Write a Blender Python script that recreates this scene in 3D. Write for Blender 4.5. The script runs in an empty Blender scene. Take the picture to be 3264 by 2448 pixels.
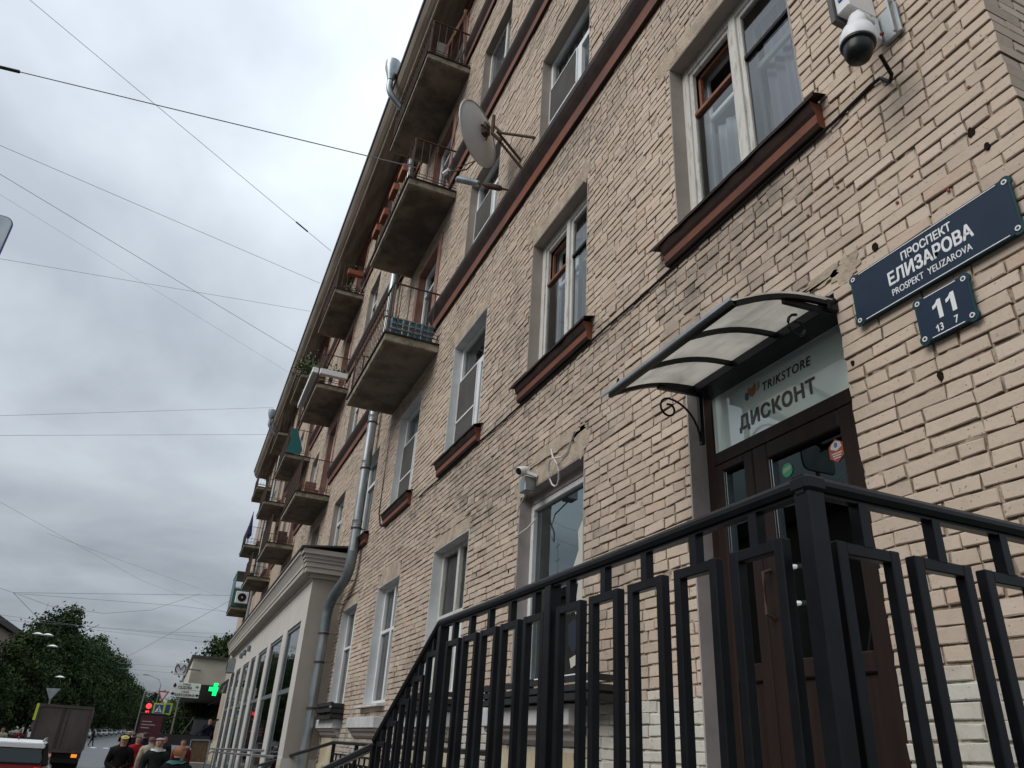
import bpy, bmesh, math, random
import numpy as np
from mathutils import Vector, Matrix
R_ = random.Random(7)
rng = np.random.default_rng(11)
rad = math.radians
scene = bpy.context.scene
C = scene.collection.objects

# ------------------------------------------------------------------ camera
cam_d = bpy.data.cameras.new("camera"); cam = bpy.data.objects.new("camera", cam_d); C.link(cam)
cam_d.sensor_width = 36; cam_d.lens = 26.03; cam_d.clip_start = 0.05; cam_d.clip_end = 3000
yaw, pitch, roll = rad(68.2717), rad(26.393), rad(3.5565)
fwd = Vector((-math.sin(yaw)*math.cos(pitch), math.cos(yaw)*math.cos(pitch), math.sin(pitch)))
rt0 = Vector((math.cos(yaw), math.sin(yaw), 0)); up0 = rt0.cross(fwd)
rt = math.cos(roll)*rt0 + math.sin(roll)*up0; up = -math.sin(roll)*rt0 + math.cos(roll)*up0
EYE = Vector((0, 0, 1.6))
cam.matrix_world = Matrix(((rt.x, up.x, -fwd.x, 0), (rt.y, up.y, -fwd.y, 0), (rt.z, up.z, -fwd.z, EYE.z), (0, 0, 0, 1)))
scene.camera = cam

# ------------------------------------------------------------------ sky, sun, exposure
SUN_EL, SUN_AZ = 38.0, 281.0            # azimuth: direction towards the sun, degrees from +X, counter-clockwise
world = bpy.data.worlds.new("World"); scene.world = world; world.use_nodes = True
wn = world.node_tree; N = wn.nodes; L = wn.links; N.clear()
out = N.new("ShaderNodeOutputWorld"); bg = N.new("ShaderNodeBackground"); L.new(bg.outputs[0], out.inputs[0])
sky = N.new("ShaderNodeTexSky"); sky.sky_type = 'NISHITA'; sky.sun_disc = False
sky.sun_elevation = rad(SUN_EL); sky.sun_rotation = rad(90 - SUN_AZ)
bg.inputs[1].default_value = 0.10
tc = N.new("ShaderNodeTexCoord"); sep = N.new("ShaderNodeSeparateXYZ"); L.new(tc.outputs["Generated"], sep.inputs[0])
# cloud sheet: direction projected on a flat layer, so the clouds shrink towards the horizon
def mth(op, a, b=None, clamp=False):
    n = N.new("ShaderNodeMath"); n.operation = op; n.use_clamp = clamp
    for i, v in enumerate((a, b)):
        if v is None: continue
        if isinstance(v, (int, float)): n.inputs[i].default_value = v
        else: L.new(v, n.inputs[i])
    return n.outputs[0]
zz = mth('MAXIMUM', sep.outputs[2], 0.0)
den = mth('ADD', zz, 0.16)
cx = N.new("ShaderNodeCombineXYZ"); L.new(mth('DIVIDE', sep.outputs[0], den), cx.inputs[0]); L.new(mth('DIVIDE', sep.outputs[1], den), cx.inputs[1])
nz = N.new("ShaderNodeTexNoise"); nz.inputs["Scale"].default_value = 1.1; nz.inputs["Detail"].default_value = 6; nz.inputs["Roughness"].default_value = 0.52
nz.inputs["Distortion"].default_value = 0.25
L.new(cx.outputs[0], nz.inputs["Vector"])
cr = N.new("ShaderNodeValToRGB"); L.new(nz.outputs[0], cr.inputs[0])
cr.color_ramp.elements[0].position = 0.36; cr.color_ramp.elements[0].color = (5.8, 6.45, 7.25, 1)
cr.color_ramp.elements[1].position = 0.62; cr.color_ramp.elements[1].color = (9.2, 10.1, 11.0, 1)
# overcast luminance gradient: (0.30 + 1.0 sin h)
grad = mth('ADD', mth('MULTIPLY', zz, 1.0), 0.30)
sc_ = N.new("ShaderNodeVectorMath"); sc_.operation = 'SCALE'; L.new(cr.outputs[0], sc_.inputs[0]); L.new(grad, sc_.inputs["Scale"])
mx = N.new("ShaderNodeMixRGB"); mx.inputs[0].default_value = 0.93
L.new(sky.outputs[0], mx.inputs[1]); L.new(sc_.outputs[0], mx.inputs[2]); L.new(mx.outputs[0], bg.inputs[0])

sun_d = bpy.data.lights.new("sun", 'SUN'); sun_d.energy = 1.5; sun_d.angle = rad(40); sun_d.color = (1.0, 0.95, 0.88)
sun = bpy.data.objects.new("sun", sun_d); C.link(sun)
sdir = Vector((math.cos(rad(SUN_AZ))*math.cos(rad(SUN_EL)), math.sin(rad(SUN_AZ))*math.cos(rad(SUN_EL)), math.sin(rad(SUN_EL))))
sun.rotation_euler = (-sdir).to_track_quat('-Z', 'Y').to_euler()
vs = scene.view_settings
vs.view_transform = 'Standard'; vs.look = 'None'; vs.exposure = 0.20; vs.gamma = 1; vs.use_curve_mapping = False
scene.cycles.max_bounces = 6; scene.cycles.transparent_max_bounces = 12; scene.cycles.caustics_reflective = False; scene.cycles.caustics_refractive = False

# ------------------------------------------------------------------ materials
def mat(name, col, rough=0.7, metal=0.0, col2=None, nscale=4.0, detail=5.0, lo=0.35, hi=0.65, bump=0.0, bscale=None, spec=0.5,
        coat=0.0, stretch=None, emit=None, estr=1.0, coords="Object"):
    m = bpy.data.materials.new(name); m.use_nodes = True
    nt = m.node_tree; n = nt.nodes; l = nt.links
    b = n["Principled BSDF"]; b.inputs["Base Color"].default_value = (*col, 1); b.inputs["Roughness"].default_value = rough
    b.inputs["Metallic"].default_value = metal; b.inputs["Specular IOR Level"].default_value = spec
    b.inputs["Coat Weight"].default_value = coat
    if emit: b.inputs["Emission Color"].default_value = (*emit, 1); b.inputs["Emission Strength"].default_value = estr
    if col2 or bump:
        t = n.new("ShaderNodeTexCoord"); v = t.outputs[coords]
        if stretch:
            mp = n.new("ShaderNodeMapping"); mp.inputs["Scale"].default_value = stretch; l.new(v, mp.inputs[0]); v = mp.outputs[0]
    if col2:
        x = n.new("ShaderNodeTexNoise"); x.inputs["Scale"].default_value = nscale; x.inputs["Detail"].default_value = detail; x.inputs["Roughness"].default_value = 0.62
        l.new(v, x.inputs["Vector"])
        r = n.new("ShaderNodeValToRGB"); l.new(x.outputs[0], r.inputs[0])
        r.color_ramp.elements[0].position = lo; r.color_ramp.elements[0].color = (*col, 1)
        r.color_ramp.elements[1].position = hi; r.color_ramp.elements[1].color = (*col2, 1)
        l.new(r.outputs[0], b.inputs["Base Color"])
    if bump:
        y = n.new("ShaderNodeTexNoise"); y.inputs["Scale"].default_value = bscale or nscale*6; y.inputs["Detail"].default_value = 4
        l.new(v, y.inputs["Vector"])
        bp = n.new("ShaderNodeBump"); bp.inputs["Strength"].default_value = bump; bp.inputs["Distance"].default_value = 0.01
        l.new(y.outputs[0], bp.inputs["Height"]); l.new(bp.outputs[0], b.inputs["Normal"])
    return m

def attr(n, name):
    a = n.new("ShaderNodeAttribute"); a.attribute_name = name; return a
def brick_mat():
    m = bpy.data.materials.new("silicate_brick"); m.use_nodes = True; nt = m.node_tree; n = nt.nodes; l = nt.links
    b = n["Principled BSDF"]; b.inputs["Roughness"].default_value = 0.85; b.inputs["Specular IOR Level"].default_value = 0.25
    t = attr(n, "tint"); r = n.new("ShaderNodeValToRGB"); l.new(t.outputs["Fac"], r.inputs[0])
    els = [(0, (.48, .385, .305)), (.3, (.585, .475, .38)), (.62, (.64, .518, .412)), (.88, (.68, .562, .46)), (1, (.61, .46, .355))]
    r.color_ramp.elements[0].color = (*els[0][1], 1); r.color_ramp.elements[1].color = (*els[-1][1], 1)
    for p, c in els[1:-1]:
        e = r.color_ramp.elements.new(p); e.color = (*c, 1)
    tx = n.new("ShaderNodeTexCoord")
    a1 = n.new("ShaderNodeTexNoise"); a1.inputs["Scale"].default_value = 9; a1.inputs["Detail"].default_value = 8; a1.inputs["Roughness"].default_value = 0.7
    l.new(tx.outputs["Object"], a1.inputs["Vector"])
    def mix(fac, c1, c2, mode='MIX'):
        x = n.new("ShaderNodeMixRGB"); x.blend_type = mode
        for i, v in ((0, fac), (1, c1), (2, c2)):
            if isinstance(v, (int, float)): x.inputs[i].default_value = v
            elif isinstance(v, tuple): x.inputs[i].default_value = (*v, 1)
            else: l.new(v, x.inputs[i])
        return x.outputs[0]
    def ramp(v, lo, hi):
        x = n.new("ShaderNodeMapRange"); l.new(v, x.inputs[0]); x.inputs[1].default_value = lo; x.inputs[2].default_value = hi; return x.outputs[0]
    # old paint coat, whitish wear
    c = mix(attr(n, "white").outputs["Fac"], r.outputs[0], (.66, .65, .58))
    c = mix(ramp(a1.outputs[0], .50, .75), c, mix(.30, c, (.30, .235, .18)))
    # soot and stains, strength per brick
    d = attr(n, "dirt"); mm = n.new("ShaderNodeMath"); mm.operation = 'MULTIPLY'
    a2 = n.new("ShaderNodeTexNoise"); a2.inputs["Scale"].default_value = 3.2; a2.inputs["Detail"].default_value = 9; a2.inputs["Roughness"].default_value = 0.75
    l.new(tx.outputs["Object"], a2.inputs["Vector"])
    l.new(d.outputs["Fac"], mm.inputs[0]); l.new(ramp(a2.outputs[0], .28, .62), mm.inputs[1])
    c = mix(mm.outputs[0], c, (.19, .165, .138))
    # joint faces: mortar stain, darkened further to paint the shade under each brick
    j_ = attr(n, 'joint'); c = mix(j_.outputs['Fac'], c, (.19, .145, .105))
    # small chips and dark specks
    a3 = n.new("ShaderNodeTexNoise"); a3.inputs["Scale"].default_value = 75; a3.inputs["Detail"].default_value = 3
    l.new(tx.outputs["Object"], a3.inputs["Vector"])
    c = mix(ramp(a3.outputs[0], .66, .74), c, (.16, .125, .10))
    l.new(c, b.inputs["Base Color"])
    bp = n.new("ShaderNodeBump"); bp.inputs["Strength"].default_value = 0.35; bp.inputs["Distance"].default_value = 0.006
    a4 = n.new("ShaderNodeTexNoise"); a4.inputs["Scale"].default_value = 38; a4.inputs["Detail"].default_value = 6
    l.new(tx.outputs["Object"], a4.inputs["Vector"]); l.new(a4.outputs[0], bp.inputs["Height"]); l.new(bp.outputs[0], b.inputs["Normal"])
    return m
def far_brick_mat():
    m = bpy.data.materials.new("far_brickwork"); m.use_nodes = True; nt = m.node_tree; n = nt.nodes; l = nt.links
    b = n["Principled BSDF"]; b.inputs["Roughness"].default_value = 0.9
    t = n.new("ShaderNodeTexCoord"); sp = n.new("ShaderNodeSeparateXYZ"); l.new(t.outputs["Object"], sp.inputs[0])
    cb = n.new("ShaderNodeCombineXYZ"); l.new(sp.outputs[0], cb.inputs[0]); l.new(sp.outputs[2], cb.inputs[1])
    br = n.new("ShaderNodeTexBrick"); l.new(cb.outputs[0], br.inputs["Vector"])
    br.inputs["Scale"].default_value = 1; br.inputs["Brick Width"].default_value = .26; br.inputs["Row Height"].default_value = .0732
    br.inputs["Mortar Size"].default_value = .008; br.inputs["Color1"].default_value = (.56, .445, .34, 1); br.inputs["Color2"].default_value = (.46, .36, .275, 1)
    br.inputs["Mortar"].default_value = (.25, .20, .155, 1)
    x = n.new("ShaderNodeTexNoise"); x.inputs["Scale"].default_value = .8; x.inputs["Detail"].default_value = 7; l.new(t.outputs["Object"], x.inputs["Vector"])
    mr = n.new("ShaderNodeMapRange"); l.new(x.outputs[0], mr.inputs[0]); mr.inputs[1].default_value = .45; mr.inputs[2].default_value = .7; mr.inputs[4].default_value = .6
    mxx = n.new("ShaderNodeMixRGB"); l.new(mr.outputs[0], mxx.inputs[0]); l.new(br.outputs[0], mxx.inputs[1]); mxx.inputs[2].default_value = (.30, .25, .20, 1)
    l.new(mxx.outputs[0], b.inputs["Base Color"])
    return m
def glass_mat(name, tint=(.8, .88, .88), ior=1.75, refl=(1, 1, 1)):
    m = bpy.data.materials.new(name); m.use_nodes = True; nt = m.node_tree; n = nt.nodes; l = nt.links; n.clear()
    o = n.new("ShaderNodeOutputMaterial"); mx_ = n.new("ShaderNodeMixShader"); f = n.new("ShaderNodeFresnel"); f.inputs[0].default_value = ior
    t = n.new("ShaderNodeBsdfTransparent"); t.inputs[0].default_value = (*tint, 1); g = n.new("ShaderNodeBsdfGlossy"); g.inputs["Roughness"].default_value = 0.015; g.inputs[0].default_value = (*refl, 1)
    tx = n.new("ShaderNodeTexCoord"); w = n.new("ShaderNodeTexNoise"); w.inputs["Scale"].default_value = 1.3; l.new(tx.outputs["Object"], w.inputs["Vector"])
    bp = n.new("ShaderNodeBump"); bp.inputs["Strength"].default_value = .12; bp.inputs["Distance"].default_value = .02; l.new(w.outputs[0], bp.inputs["Height"]); l.new(bp.outputs[0], g.inputs["Normal"])
    l.new(f.outputs[0], mx_.inputs[0]); l.new(t.outputs[0], mx_.inputs[1]); l.new(g.outputs[0], mx_.inputs[2]); l.new(mx_.outputs[0], o.inputs[0])
    return m
def sheet_mat(name, col, trans=.55, clear=.12):
    m = bpy.data.materials.new(name); m.use_nodes = True; nt = m.node_tree; n = nt.nodes; l = nt.links; n.clear()
    o = n.new("ShaderNodeOutputMaterial"); t = n.new("ShaderNodeBsdfTranslucent"); d = n.new("ShaderNodeBsdfDiffuse"); c = n.new("ShaderNodeBsdfTransparent")
    tx = n.new("ShaderNodeTexCoord"); x = n.new("ShaderNodeTexNoise"); x.inputs["Scale"].default_value = 3.5; x.inputs["Detail"].default_value = 7; l.new(tx.outputs["Object"], x.inputs["Vector"])
    r = n.new("ShaderNodeValToRGB"); l.new(x.outputs[0], r.inputs[0]); r.color_ramp.elements[0].position = .35; r.color_ramp.elements[0].color = (*[k*.62 for k in col], 1)
    r.color_ramp.elements[1].position = .6; r.color_ramp.elements[1].color = (*col, 1)
    l.new(r.outputs[0], t.inputs[0]); l.new(r.outputs[0], d.inputs[0])
    a = n.new("ShaderNodeMixShader"); a.inputs[0].default_value = 1 - trans; l.new(t.outputs[0], a.inputs[1]); l.new(d.outputs[0], a.inputs[2])
    e = n.new("ShaderNodeMixShader"); e.inputs[0].default_value = clear; l.new(a.outputs[0], e.inputs[1]); l.new(c.outputs[0], e.inputs[2]); l.new(e.outputs[0], o.inputs[0])
    return m
def mortar_mat():
    m = mat("mortar", (.27, .215, .16), .95, col2=(.46, .375, .29), nscale=14, bump=.8, bscale=60); nt = m.node_tree; n = nt.nodes; l = nt.links
    b = n["Principled BSDF"]; src = b.inputs["Base Color"].links[0].from_socket
    g = n.new("ShaderNodeNewGeometry"); sp = n.new("ShaderNodeSeparateXYZ"); l.new(g.outputs["Position"], sp.inputs[0])
    lt = n.new("ShaderNodeMath"); lt.operation = 'LESS_THAN'; l.new(sp.outputs[2], lt.inputs[0]); lt.inputs[1].default_value = 1.955
    ml_ = n.new("ShaderNodeMath"); ml_.operation = 'MULTIPLY'; l.new(lt.outputs[0], ml_.inputs[0]); ml_.inputs[1].default_value = .78
    mx_ = n.new("ShaderNodeMixRGB"); l.new(ml_.outputs[0], mx_.inputs[0]); l.new(src, mx_.inputs[1]); mx_.inputs[2].default_value = (.62, .60, .52, 1); l.new(mx_.outputs[0], b.inputs["Base Color"])
    return m
M = dict(
 brick=brick_mat(), farbrick=far_brick_mat(),
 mortar=mortar_mat(),
 plaster=mat("beige_plaster", (.45, .375, .30), .9, col2=(.36, .29, .23), nscale=5, bump=.4, bscale=50),
 lintel=mat("rough_lintel_render", (.50, .41, .315), .95, col2=(.33, .27, .21), nscale=7, detail=9, bump=.9, bscale=45),
 reveal=mat("grey_beige_reveal", (.40, .345, .30), .9, col2=(.33, .285, .25), nscale=3, bump=.2),
 whiterev=mat("white_reveal", (.70, .71, .71), .8, col2=(.58, .58, .57), nscale=3, bump=.15),
 mauve=mat("mauve_grey_render", (.42, .375, .355), .9, col2=(.34, .30, .285), nscale=3, bump=.3),
 wood=mat("old_painted_wood", (.62, .61, .57), .75, col2=(.33, .28, .22), nscale=9, detail=9, lo=.52, hi=.72, bump=.5, bscale=40, stretch=(3, 3, .5)),
 redwood=mat("bare_red_wood", (.26, .10, .05), .7, col2=(.17, .065, .035), nscale=10),
 pvc=mat("white_plastic_frame", (.80, .82, .83), .4, col2=(.70, .71, .71), nscale=4),
 glass=glass_mat("window_glass", (.82, .9, .9), 1.75), doorglass=glass_mat('door_glass', (.30, .38, .37), 1.5, (.7, .85, .86)), extglass=glass_mat('extension_glass', (.35, .45, .44), 3.0), shopglass=glass_mat('shop_glass', (.5, .60, .58), 3.0, (.84, .97, .98)), darkglass=mat("far_window_glass", (.05, .06, .065), .06, spec=.9),
 net=mat("insect_net", (.085, .082, .078), .95, spec=.1, col2=(.11, .107, .10), nscale=2),
 curtain=mat("sheer_curtain", (.72, .76, .80), .9, col2=(.56, .60, .64), nscale=2.0, stretch=(6, 1, .3)),
 lilac=mat("lilac_curtain", (.58, .54, .66), .9), room=mat("dim_room", (.07, .065, .06), .95), roomlight=mat("room_wall", (.16, .16, .155), .95),
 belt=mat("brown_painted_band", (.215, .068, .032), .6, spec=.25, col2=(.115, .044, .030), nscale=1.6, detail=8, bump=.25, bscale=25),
 beltdark=mat("dark_sheet_painted_shade", (.022, .014, .011), .6, spec=.2, col2=(.045, .024, .018), nscale=5),  # dark sheet metal, also painted shade under bands and sills
 surround=mat("brown_door_surround", (.20, .085, .055), .7, col2=(.30, .17, .13), nscale=3),
 slab=mat("stained_shaded_concrete", (.105, .083, .065), .95, col2=(.235, .195, .155), nscale=1.7, detail=9, lo=.38, hi=.62, bump=.4, bscale=30),  # stains, over a base darkened to carry the shade below the balconies
 slabedge=mat("slab_edge", (.34, .31, .23), .95, col2=(.12, .105, .08), nscale=6, bump=.6),
 soffit=mat("eave_render", (.18, .138, .105), .9, col2=(.34, .29, .235), nscale=1.0, detail=9, lo=.4, hi=.68, bump=.4, stretch=(.5, 4, 4)),  # base darkened to carry the shade under the eave
 fillet=mat("pale_eave_fillet", (.55, .47, .37), .9, col2=(.38, .31, .25), nscale=6),
 roofmetal=mat("dark_roof_sheet", (.045, .042, .042), .5, col2=(.085, .075, .07), nscale=3),
 iron=mat("rusty_iron", (.06, .042, .034), .75, col2=(.12, .07, .05), nscale=15),
 black=mat("black_rail_paint", (.0045, .005, .0068), .36, col2=(.009, .0098, .012), nscale=9, bump=.05, bscale=220, spec=.22),
 galv=mat("galvanised_sheet", (.40, .43, .44), .38, metal=.75, col2=(.27, .30, .32), nscale=5, stretch=(1, 1, .4)),
 galvdark=mat("weathered_zinc", (.15, .19, .20), .5, metal=.5, col2=(.24, .28, .29), nscale=5),
 door=mat("dark_brown_door", (.018, .0105, .0085), .5, spec=.2, col2=(.028, .016, .012), nscale=3, stretch=(8, 8, .6)),
 film=mat("pale_green_film", (.80, .96, .92), .07, spec=1.0, coat=.9), chrome=mat("brushed_steel", (.62, .63, .64), .25, metal=1.0),
 lettgrey=mat("grey_letter_film", (.07, .065, .065), .25), orangeprint=mat("orange_print", (.48, .20, .13), .3), blueprint=mat("blue_print", (.16, .20, .33), .3), greenprint=mat("green_print", (.30, .48, .34), .3),
 navy=mat("navy_enamel", (.013, .025, .052), .45, spec=.18, col2=(.016, .031, .060), nscale=6), teal=mat("teal_enamel_rim", (.010, .050, .060), .4, spec=.2), white=mat("white_paint", (.80, .81, .82), .45),
 poly=sheet_mat("smoky_polycarbonate", (.62, .60, .54)), camwhite=mat("camera_white_plastic", (.76, .77, .78), .35), camblack=mat("camera_black_dome", (.008, .0085, .009), .36, spec=.3),
 cable=mat("black_cable", (.012, .011, .011), .6, spec=.2), holedark=mat('dark_hole', (.025, .018, .014), 1.0, spec=0), skywire=mat("grey_steel_wire", (.20, .21, .22), .6), whitecable=mat("white_cable", (.60, .57, .52), .6), redplug=mat("red_wall_plug", (.27, .035, .03), .6),
 dish=mat("grey_dish", (.52, .53, .53), .5, col2=(.46, .47, .47), nscale=3), rust=mat("rusted_bracket", (.06, .033, .022), .8, col2=(.10, .05, .03), nscale=25),
 creamrender=mat("cream_grey_render", (.47, .435, .395), .85, col2=(.42, .385, .35), nscale=1.2, bump=.12), palerender=mat("pale_render", (.60, .575, .54), .85, col2=(.54, .515, .48), nscale=1.5),
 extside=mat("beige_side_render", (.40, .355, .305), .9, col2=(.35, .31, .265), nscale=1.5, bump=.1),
 plinthplaster=mat("yellowed_plinth_plaster", (.60, .545, .39), .9, col2=(.45, .37, .25), nscale=2.5, bump=.4), ledge=mat("white_ledge", (.62, .63, .64), .85, col2=(.46, .45, .44), nscale=4),
 boxwood=mat("black_slats", (.012, .012, .013), .6, col2=(.02, .02, .02), nscale=9), leaf=mat("leaf", (.045, .078, .022), .6, col2=(.085, .12, .035), nscale=2.5), soil=mat("soil", (.05, .035, .025), .95),
 asphalt=mat("wet_asphalt", (.060, .062, .065), .42, col2=(.10, .10, .10), nscale=.8, detail=9, bump=.3, bscale=40), pave=mat("pavement_asphalt", (.10, .098, .095), .7, col2=(.07, .069, .067), nscale=1.4, bump=.3),
 kerb=mat("granite_kerb", (.28, .27, .26), .8, col2=(.20, .195, .19), nscale=9), marking=mat("road_paint", (.55, .55, .54), .6), earth=mat("distant_ground", (.10, .11, .08), .95),
 concrete=mat("grey_concrete", (.30, .29, .275), .9, col2=(.23, .22, .21), nscale=2, bump=.3), terracotta=mat("terracotta", (.30, .09, .045), .75), tealplastic=mat("teal_ribbed_plastic", (.03, .13, .17), .5),
 tealnet=mat("teal_cloth", (.02, .13, .14), .8), blueflag=mat("blue_cloth", (.02, .03, .14), .8), greenglaze=mat("green_sheet", (.03, .10, .08), .4), farwall=mat("far_brick_house", (.27, .205, .17), .9, col2=(.22, .165, .14), nscale=.6),
 farroof=mat("dark_far_roof", (.032, .024, .024), .8), bark=mat("bark", (.06, .045, .035), .95, col2=(.10, .08, .06), nscale=8, stretch=(4, 4, .6)),
)

# ------------------------------------------------------------------ mesh helpers
class MB:
    def __init__(s): s.v = []; s.f = []; s.mi = []
    def quad(s, a, b, c, d, m=0):
        k = len(s.v); s.v += [tuple(a), tuple(b), tuple(c), tuple(d)]; s.f.append((k, k+1, k+2, k+3)); s.mi.append(m); return s
    def box(s, x0, x1, y0, y1, z0, z1, m=0, rot=None, ch=0.0):
        if x0 > x1: x0, x1 = x1, x0
        if y0 > y1: y0, y1 = y1, y0
        if z0 > z1: z0, z1 = z1, z0
        if ch:
            ch = min(ch, (x1-x0)*.45, (y1-y0)*.45, (z1-z0)*.45)
            k = len(s.v); vs_ = []
            for (ax, fix) in ((0, x0), (0, x1), (1, y0), (1, y1), (2, z0), (2, z1)):
                lims = [(x0, x1), (y0, y1), (z0, z1)]; o = [i for i in range(3) if i != ax]
                for (p, q) in ((0, 0), (1, 0), (1, 1), (0, 1)):
                    c = [0, 0, 0]; c[ax] = fix
                    c[o[0]] = lims[o[0]][p] + (ch if p == 0 else -ch); c[o[1]] = lims[o[1]][q] + (ch if q == 0 else -ch); vs_.append(tuple(c))
            bm = bmesh.new(); bv = [bm.verts.new(c) for c in vs_]; bmesh.ops.convex_hull(bm, input=bv); bmesh.ops.dissolve_limit(bm, angle_limit=.01, verts=bm.verts[:], edges=bm.edges[:])
            bm.verts.index_update(); pts = [v.co.copy() for v in bm.verts]
            fs = [tuple(v.index for v in f.verts) for f in bm.faces]; bm.free()
        else:
            pts = [Vector(c) for c in ((x0, y0, z0), (x1, y0, z0), (x1, y1, z0), (x0, y1, z0), (x0, y0, z1), (x1, y0, z1), (x1, y1, z1), (x0, y1, z1))]
            fs = [(0, 3, 2, 1), (4, 5, 6, 7), (0, 1, 5, 4), (1, 2, 6, 5), (2, 3, 7, 6), (3, 0, 4, 7)]; k = len(s.v)
        k = len(s.v)
        if rot is not None: pts = [rot @ p for p in pts]
        s.v += [tuple(p) for p in pts]; s.f += [tuple(k+i for i in f) for f in fs]; s.mi += [m]*len(fs); return s
    def tube(s, pts, r, n=8, m=0, cap=True, r1=None):
        pts = [Vector(p) for p in pts]; k0 = len(s.v); L_ = len(pts)
        ref = None
        for i, p in enumerate(pts):
            d = (pts[min(i+1, L_-1)] - pts[max(i-1, 0)]).normalized()
            if ref is None: ref = Vector((0, 0, 1)) if abs(d.z) < .9 else Vector((1, 0, 0))
            a = d.cross(ref).normalized(); b = d.cross(a).normalized(); ref = -b if False else ref
            rr = r if r1 is None else r + (r1-r)*i/max(1, L_-1)
            if isinstance(r, (list, tuple)): rr = r[i]
            for j in range(n):
                t = 2*math.pi*j/n; s.v.append(tuple(p + a*rr*math.cos(t) + b*rr*math.sin(t)))
        for i in range(L_-1):
            for j in range(n):
                s.f.append((k0+i*n+j, k0+i*n+(j+1) % n, k0+(i+1)*n+(j+1) % n, k0+(i+1)*n+j)); s.mi.append(m)
        if cap:
            s.f.append(tuple(k0+j for j in range(n))[::-1]); s.mi.append(m); s.f.append(tuple(k0+(L_-1)*n+j for j in range(n))); s.mi.append(m)
        return s
    def bar(s, a, b, w, h=None, m=0):   # square bar between two points, upright section
        a, b = Vector(a), Vector(b); h = h or w; d = (b-a).normalized()
        u_ = Vector((0, 0, 1)) if abs(d.z) < .95 else Vector((0, 1, 0))
        sx = d.cross(u_).normalized(); sz = sx.cross(d).normalized(); k = len(s.v)
        for p in (a, b):
            for (i, j) in ((-1, -1), (1, -1), (1, 1), (-1, 1)): s.v.append(tuple(p + sx*w/2*i + sz*h/2*j))
        s.f += [tuple(k+i for i in f) for f in ((0, 1, 2, 3), (7, 6, 5, 4), (0, 4, 5, 1), (1, 5, 6, 2), (2, 6, 7, 3), (3, 7, 4, 0))]; s.mi += [m]*6; return s
    def prof(s, yz, x0, x1, m=0, mlist=None, caps=True):   # extrude a (y, z) profile along x
        n = len(yz); k = len(s.v)
        for x in (x0, x1):
            for (y, z) in yz: s.v.append((x, y, z))
        for i in range(n):
            j = (i+1) % n; s.f.append((k+i, k+j, k+n+j, k+n+i)); s.mi.append(mlist[i] if mlist else m)
        if caps:
            s.f.append(tuple(k+i for i in range(n))[::-1]); s.mi.append(m); s.f.append(tuple(k+n+i for i in range(n))); s.mi.append(m)
        return s
    def lathe(s, prof, n=20, origin=(0, 0, 0), axis=None, m=0):   # profile of (radius, height) about an axis
        ax = Vector(axis or (0, 0, 1)).normalized(); u_ = ax.orthogonal().normalized(); w = ax.cross(u_); o = Vector(origin); k = len(s.v)
        for (r, h) in prof:
            for j in range(n):
                t = 2*math.pi*j/n; s.v.append(tuple(o + ax*h + (u_*math.cos(t)+w*math.sin(t))*max(r, 1e-4)))
        for i in range(len(prof)-1):
            for j in range(n): s.f.append((k+i*n+j, k+i*n+(j+1) % n, k+(i+1)*n+(j+1) % n, k+(i+1)*n+j)); s.mi.append(m)
        return s
    def poly(s, pts, nrm, th, m=0):   # thick outline
        k = len(s.v); n = len(pts); nv = Vector(nrm)*th
        s.v += [tuple(p) for p in pts] + [tuple(Vector(p)+nv) for p in pts]
        s.f.append(tuple(range(k, k+n))); s.f.append(tuple(range(k+2*n-1, k+n-1, -1))); s.mi += [m, m]
        for i in range(n): s.f.append((k+i, k+(i+1) % n, k+n+(i+1) % n, k+n+i)); s.mi.append(m)
        return s
    def sphere(s, c, r, nu=14, nv=8, m=0, sc=(1, 1, 1)):
        k = len(s.v)
        for i in range(nv+1):
            a = math.pi*i/nv
            for j in range(nu):
                b = 2*math.pi*j/nu; s.v.append((c[0]+r*sc[0]*math.sin(a)*math.cos(b), c[1]+r*sc[1]*math.sin(a)*math.sin(b), c[2]+r*sc[2]*math.cos(a)))
        for i in range(nv):
            for j in range(nu): s.f.append((k+i*nu+j, k+i*nu+(j+1) % nu, k+(i+1)*nu+(j+1) % nu, k+(i+1)*nu+j)); s.mi.append(m)
        return s

def link(name, me, parent=None, loc=None):
    o = bpy.data.objects.new(name, me); C.link(o)
    if parent is not None:
        o.parent = parent
        if parent.parent is None and parent.type == 'EMPTY' and not parent.get('_local'): o.matrix_parent_inverse = Matrix.Translation(-Vector(parent.location))
    return o
def obj(name, mb, mats, parent=None, smooth=False):
    me = bpy.data.meshes.new(name); me.from_pydata(mb.v, [], mb.f)
    for m in (mats if isinstance(mats, (list, tuple)) else [mats]): me.materials.append(M[m] if isinstance(m, str) else m)
    me.polygons.foreach_set("material_index", mb.mi)
    if len(mb.f) > 1:
        bm = bmesh.new(); bm.from_mesh(me); bmesh.ops.recalc_face_normals(bm, faces=bm.faces[:]); bm.to_mesh(me); bm.free()
    if smooth:
        me.polygons.foreach_set("use_smooth", [True]*len(me.polygons)); me.set_sharp_from_angle(angle=rad(40))
    return link(name, me, parent)
def tag(o, label=None, cat=None, group=None, kind=None):
    if label: o['label'] = label
    if cat: o['category'] = cat
    if group: o['group'] = group
    if kind: o['kind'] = kind
    return o
def thing(name, loc, label, cat, group=None, local=False):
    o = bpy.data.objects.new(name, None); C.link(o); o.location = loc; o.empty_display_size = .1
    if local: o['_local'] = 1
    return tag(o, label, cat, group)
def copy_tree(o, parent=None):
    c = o.copy(); C.link(c)
    if parent is not None: c.parent = parent
    for ch in list(o.children): copy_tree(ch, c)
    return c
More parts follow.
